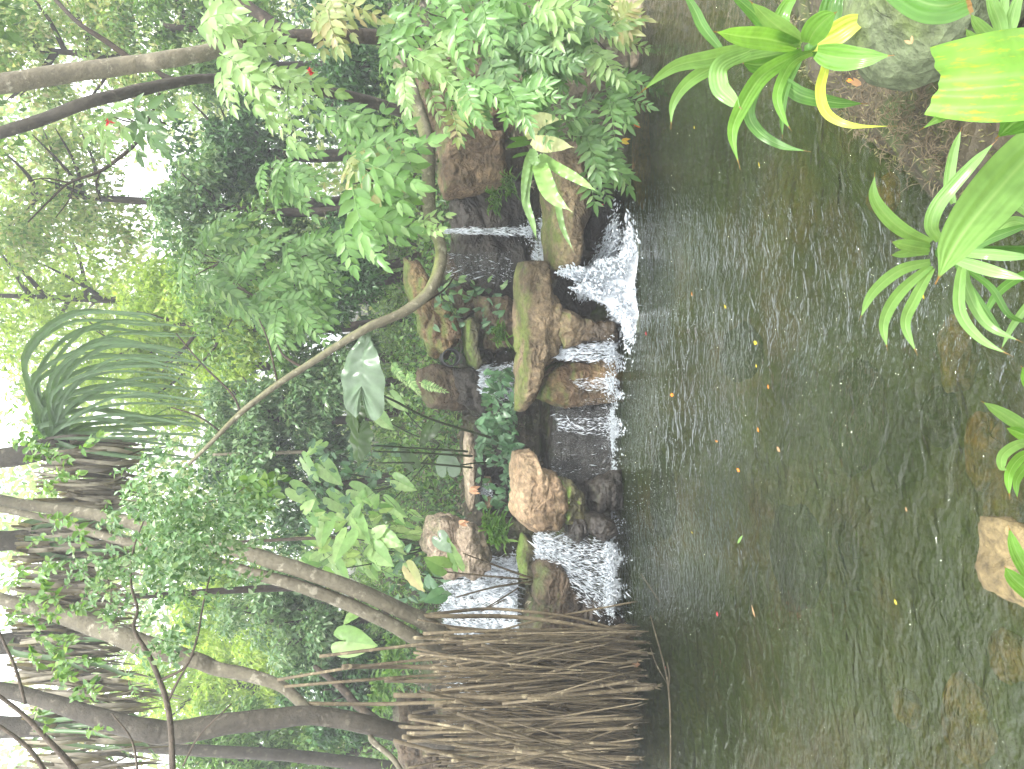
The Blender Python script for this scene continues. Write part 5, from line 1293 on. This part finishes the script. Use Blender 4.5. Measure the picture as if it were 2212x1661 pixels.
# ground cover on the slope
def slope_cover(name, n, leaf, mat, xr, yr, h, lw=.5, hang=-.2):
    x = RNG.uniform(*xr, n); y = RNG.uniform(*yr, n); z = ground_z(x, y, False) + RNG.random(n) ** 1.5 * h
    keep = pond_dist(x, y) > .25; P = np.stack([x, y, z], -1)[keep]; n = len(P)
    V, T, U = leafcloud(P, rand_dirs(n, (0, -.2, -hang)), rand_dirs(n, (0, -.3, .9), .6), leaf * RNG.uniform(.6, 1.3, n), leaf * .5 * RNG.uniform(.6, 1.3, n))
    o = mesh_np(name, V, T, mat, None, False, U); props(o, kind='stuff'); return o
slope_cover('undergrowth', 26000, .07, M['lf_mid'], (-5, 5), (6.6, 12), .35)
slope_cover('undergrowth', 9000, .05, M['lf_dark'], (-4, 4), (6.4, 8.5), .2)
slope_cover('leaf_litter', 9000, .06, M['dead'], (-5, 5), (5.8, 11), .02)

# far wood as one mass, sky showing through thin places
def far_mass(n, d0, d1, el0, el1, leaf, mat, seed, thr):
    n0 = n * 3; x = RNG.uniform(-.62, .62, n0); d = RNG.uniform(d0, d1, n0); e = RNG.uniform(el0, el1, n0)
    P = np.stack([x * d * 1.15, d, CAM_H + np.tan(np.radians(e)) * d], -1)
    q = P / d0 * 6.0
    nn = np.array([mnoise.fractal(Vector((v[0], v[1] * .3 + seed, v[2])), .8, 2.0, 3) for v in q])
    u_ = P[:, 0] / P[:, 1]; v_ = (P[:, 2] - CAM_H) / P[:, 1]
    P = P[nn > thr + 1.2 * np.exp(-((u_ + .36) / .13) ** 2 - ((v_ - .56) / .10) ** 2)][:n]; n = len(P)
    L = leaf * RNG.uniform(.6, 1.4, n); V, T, U = leafcloud(P, rand_dirs(n, (0, 0, -.5)), rand_dirs(n, (0, -.2, .8), .8), L, L * .5)
    o = mesh_np('far_foliage', V, T, mat, None, False, U); props(o, kind='stuff')
far_mass(30000, 14, 18, -3, 30, .17, M['lf_mixed'], 3, .04)
far_mass(36000, 19, 25, -3, 31, .24, M['lf_mixed'], 9, -.12)
far_mass(16000, 12, 14, -3, 12, .13, M['lf_dark'], 5, -.3)

n0 = 90000; u_ = RNG.uniform(-1.0, 1.0, n0); v_ = RNG.uniform(.52, 1.5, n0); d_ = RNG.uniform(8, 10.5, n0)  # unseen leaves added overhead to darken what the near water mirrors
P = np.stack([u_ * d_, d_, CAM_H + v_ * d_], -1)
nn = np.array([mnoise.fractal(Vector((a * 4.2, 7.7 + c_ * .05, b_ * 4.2)), .8, 2.0, 4) for a, b_, c_ in zip(u_, v_, d_)])
hole = ((u_ + .40) / .2) ** 2 + ((v_ - .85) / .42) ** 2  # gap shaped so the water mirrors bright sky there
keep = (nn > -.34 + 1.4 * np.exp(-hole * .9)) & (P[:, 2] < 16.5); P = P[keep][:52000]; n = len(P)
L = .17 * RNG.uniform(.6, 1.4, n); V, T, U = leafcloud(P, rand_dirs(n, (0, 0, -.5)), rand_dirs(n, (0, -.2, .8), .8), L, L * .5)
o = mesh_np('reflection_canopy', V, T, M['lf_mid'], None, False, U); props(o, kind='stuff')

# ------------------------------------------------------------------ flowers, floating leaves, litter
def flower(label, X, Y, d, size, n=9):
    acc = Acc(); c = W(X, Y, d)
    D = rand_dirs(n, (0, -.4, -.1)); L = size * pxm(d)
    V, T, U = leafcloud(np.array([tuple(c)] * n), D, rand_dirs(n), L * RNG.uniform(.6, 1.2, n), L * .35, fine=True); acc.add(V - np.array(c), T, U)
    o = acc.build('flower', M['lf_red'], None, False); o.location = c; props(o, label, 'flower', 'red flowers')
flower('red spidery flower hanging among the pale fronds', 670, 155, 4.3, 13, 14)
flower('small red flower high among the olive lance leaves', 235, 262, 4.6, 12, 7)

def floater(X, Y, ln, ang, mat, label, lw=.4, z=.006):
    c = WZ(X, Y, z); L = ln * math.hypot(c.y, CAM_H) / F; D = np.array((math.cos(ang), math.sin(ang), 0))
    V, T, U = leafcloud(np.array([[0, 0, 0.]]) - D * L / 2, [D], [(.05, .05, 1)], L, L * lw, .12, True, -.06)
    o = mesh_np('floating_leaf', V, T, M[mat], None, True, U); o.location = c; props(o, label, 'leaf', 'leaves floating on the pond')
FL = [(1452, 853, 17, 1.5, 'lf_orange', 'bright orange floating leaf in the middle below the thin curtain', .5),
 (1396, 720, 9, .4, 'lf_red', 'pink red petal floating below the buttress rock', .7),
 (1495, 635, 10, .2, 'lf_orange', 'small orange floating leaf straight below the large splash', .4),
 (1567, 662, 12, .8, 'lf_yellow', 'pale yellow floating leaf close beside the splash side orange leaf', .5),
 (1632, 740, 15, 1.2, 'lf_yellow', 'yellow curled floating leaf with a brown twig', .6),
 (1634, 790, 8, .3, 'lf_yellow', 'tiny yellow floating dot leaf left of the curled one', .7),
 (1660, 835, 10, .3, 'lf_orange', 'orange floating leaf fragment, lowest of the middle ones', .6),
 (1548, 953, 12, 1.45, 'lf_orange', 'slim orange floating leaf below the narrow stream', .3),
 (1638, 928, 11, .3, 'lf_orange', 'brownish orange floating leaf left of the slim one', .6),
 (1682, 970, 16, .9, 'lf_tan', 'beige floating leaf in the middle left of the pond', .5),
 (1595, 1015, 14, 1.2, 'lf_orange', 'dull orange floating leaf below the reddish sunken slab', .5),
 (1495, 1150, 10, 1.3, 'lf_yellow', 'small yellow floating leaf below the dark rounded stone', .3),
 (1600, 1165, 38, -.9, 'lf_nest', 'long yellow green leaf drifting under the left cascade', .22),
 (1628, 1320, 26, .5, 'lf_tan', 'long tan leaf floating near the pink blossom', .25),
 (1550, 1326, 11, .2, 'lf_red', 'pink blossom floating below the left cascade', .7),
 (1438, 1443, 8, .2, 'lf_red', 'pink blossom caught on the bare floating twig', .7),
 (1935, 1300, 12, .5, 'lf_yellow', 'pale yellow floating leaf among the sky reflections', .5),
 (1958, 1100, 10, .4, 'lf_tan', 'small tan floating leaf in the near left water', .5),
 (1500, 275, 8, .3, 'lf_yellow', 'tiny yellow leaf floating near the fern bank', .5),
 (1640, 355, 12, .3, 'lf_yellow', 'narrow yellow leaf floating left of the lime strap plant', .3),
 (1995, 640, 12, .3, 'lf_yellow', 'olive yellow leaf floating right below the arching leaf tips', .4)]
for f_ in FL: floater(*f_)
for (X, Y, d, ln, lab, mt) in ((1375, 268, 4.6, 18, 'orange and yellow withered leaf at the foot of the ferns', 'lf_orange'), (1350, 305, 4.5, 22, 'yellow fern leaf hanging just above the water', 'lf_yellow'),
                              (1375, 1437, 4.2, 26, 'curled brown dead leaf caught at the root tips', 'deadleaf'), (1023, 1058, 5.7, 26, 'pinkish brown dry fan leaf on the thin pale shelf', 'deadleaf'),
                              (1000, 1128, 5.7, 22, 'rust coloured dead leaf on the pale rough rock', 'deadleaf'), (1300, 443, 4.9, 8, 'tiny pink petal on the dark rock below the slab', 'lf_red')):
    c = W(X, Y, d); L = ln * pxm(d) * 1.1; n = 4
    D = rand_dirs(n, (.2, -.2, -1.2), .7); V, T, U = leafcloud(np.zeros((n, 3)), D, rand_dirs(n, (0, -1, .2), .5), L * RNG.uniform(.6, 1, n), L * .35, fine=True)
    o = mesh_np('withered_leaf', V, T, M[mt], None, True, U); o.location = c + Vector((0, 0, L * .4)); props(o, lab, 'leaf', 'withered leaves')
# bare twig lying out over the water
root = empty('bare_twig', WZ(1443, 1500, .01), 'long bare twig floating in front of the root tips', 'twig')
for pts, w in (([(1405, 1330), (1430, 1420), (1443, 1480), (1448, 1560), (1448, 1700)], .006), ([(1443, 1480), (1420, 1440), (1405, 1400)], .004), ([(1425, 1300), (1385, 1240)], .003), ([(1443, 1500), (1446, 1460), (1441, 1430)], .004)):
    acc = Acc(); tube(acc, [WZ(a, b, .012) for a, b in pts], [w * .5, w, w * .6], 20, 6, .2); acc.build('twig', M['root'], root)

# near bank: fibrous roots, dry leaves
acc = Acc()
for k in range(650):
    X, Y = random.uniform(1800, 2080), random.uniform(190, 400)
    if (X - 1800) * .8 + 240 < Y - 20: continue
    p = WZ(X, Y, 0); z = float(ground_z(np.array([p.x]), np.array([p.y]), False)[0]) + .02; p = WZ(X, Y, z)
    a = random.uniform(0, 6.28); r = random.uniform(.02, .07); q = p + Vector((math.cos(a) * r, math.sin(a) * r, random.uniform(-.01, .03)))
    tube(acc, [p, (p + q) / 2 + Vector((0, 0, .012)), q], [.0011, .0013, .0006], 5, 4)
o = acc.build('root_fibres', M['root']); props(o, kind='stuff')
x = RNG.uniform(.3, 2.6, 9000); y = RNG.uniform(.6, 3.2, 9000); k = (pond_dist(x, y) > -.02); x, y = x[k], y[k]
P = np.stack([x, y, ground_z(x, y, False) + .004], -1); n = len(P)
V, T, U = leafcloud(P, rand_dirs(n, (0, 0, .4)), rand_dirs(n), .022 * RNG.uniform(.6, 1.4, n), .005)
o = mesh_np('moss_tufts', V, T, mat_leaf('moss_and_fibre', ['6c6848', '848058', '62683a', '989068', '566230'], .7, .2, 1.2), None, False, U); props(o, kind='stuff')
for (X, Y, ln, lab, mt) in ((1900, 160, 34, 'curled pale brown dead leaf on the near bank beside the boulder', 'lf_tan'), (1880, 185, 26, 'tan dead leaf on the moss below the curled one', 'lf_tan'), (1861, 178, 14, 'orange dry leaf on the near bank edge', 'lf_orange'),
                            (1835, 80, 26, 'white curled leaf lying under the lime strap plant', 'lf_tan'), (1997, 96, 18, 'pinkish petal stuck on the grey green boulder', 'lf_tan')):
    p = WZ(X, Y, .2); c = W(X, Y, p.y if X != 1997 else 1.5); L = ln * c.y / F * 1.1
    V, T, U = leafcloud(np.zeros((2, 3)), rand_dirs(2, (.6, .3, .1), .5), [(0, -.3, 1)] * 2, L, L * .45, .3, True, -.3)
    o = mesh_np('dead_leaf', V, T, M[mt], None, True, U); o.location = c + Vector((0, 0, .03)); props(o, lab, 'leaf', 'dead leaves on the near bank')

# ------------------------------------------------------------------ haze volume added to lift the blacks like veiling glare
s = NT('veil_haze'); pv = s.n('ShaderNodeVolumePrincipled')
pv.inputs['Color'].default_value = (.93, .97, 1.0, 1); pv.inputs['Density'].default_value = HAZE; pv.inputs['Anisotropy'].default_value = .3
s.l(pv.outputs[0], s.out.inputs['Volume'])
x0, x1, y0, y1, z0, z1 = -95, 95, -45, 165, -2.5, 17
V = [(x, y, z) for z in (z0, z1) for y in (y0, y1) for x in (x0, x1)]
hz = mesh_np('haze', np.array(V, float), np.array([(0, 2, 3, 1), (4, 5, 7, 6), (0, 1, 5, 4), (2, 6, 7, 3), (0, 4, 6, 2), (1, 3, 7, 5)]), s.m, None, False, None, 4)
props(hz, kind='stuff')
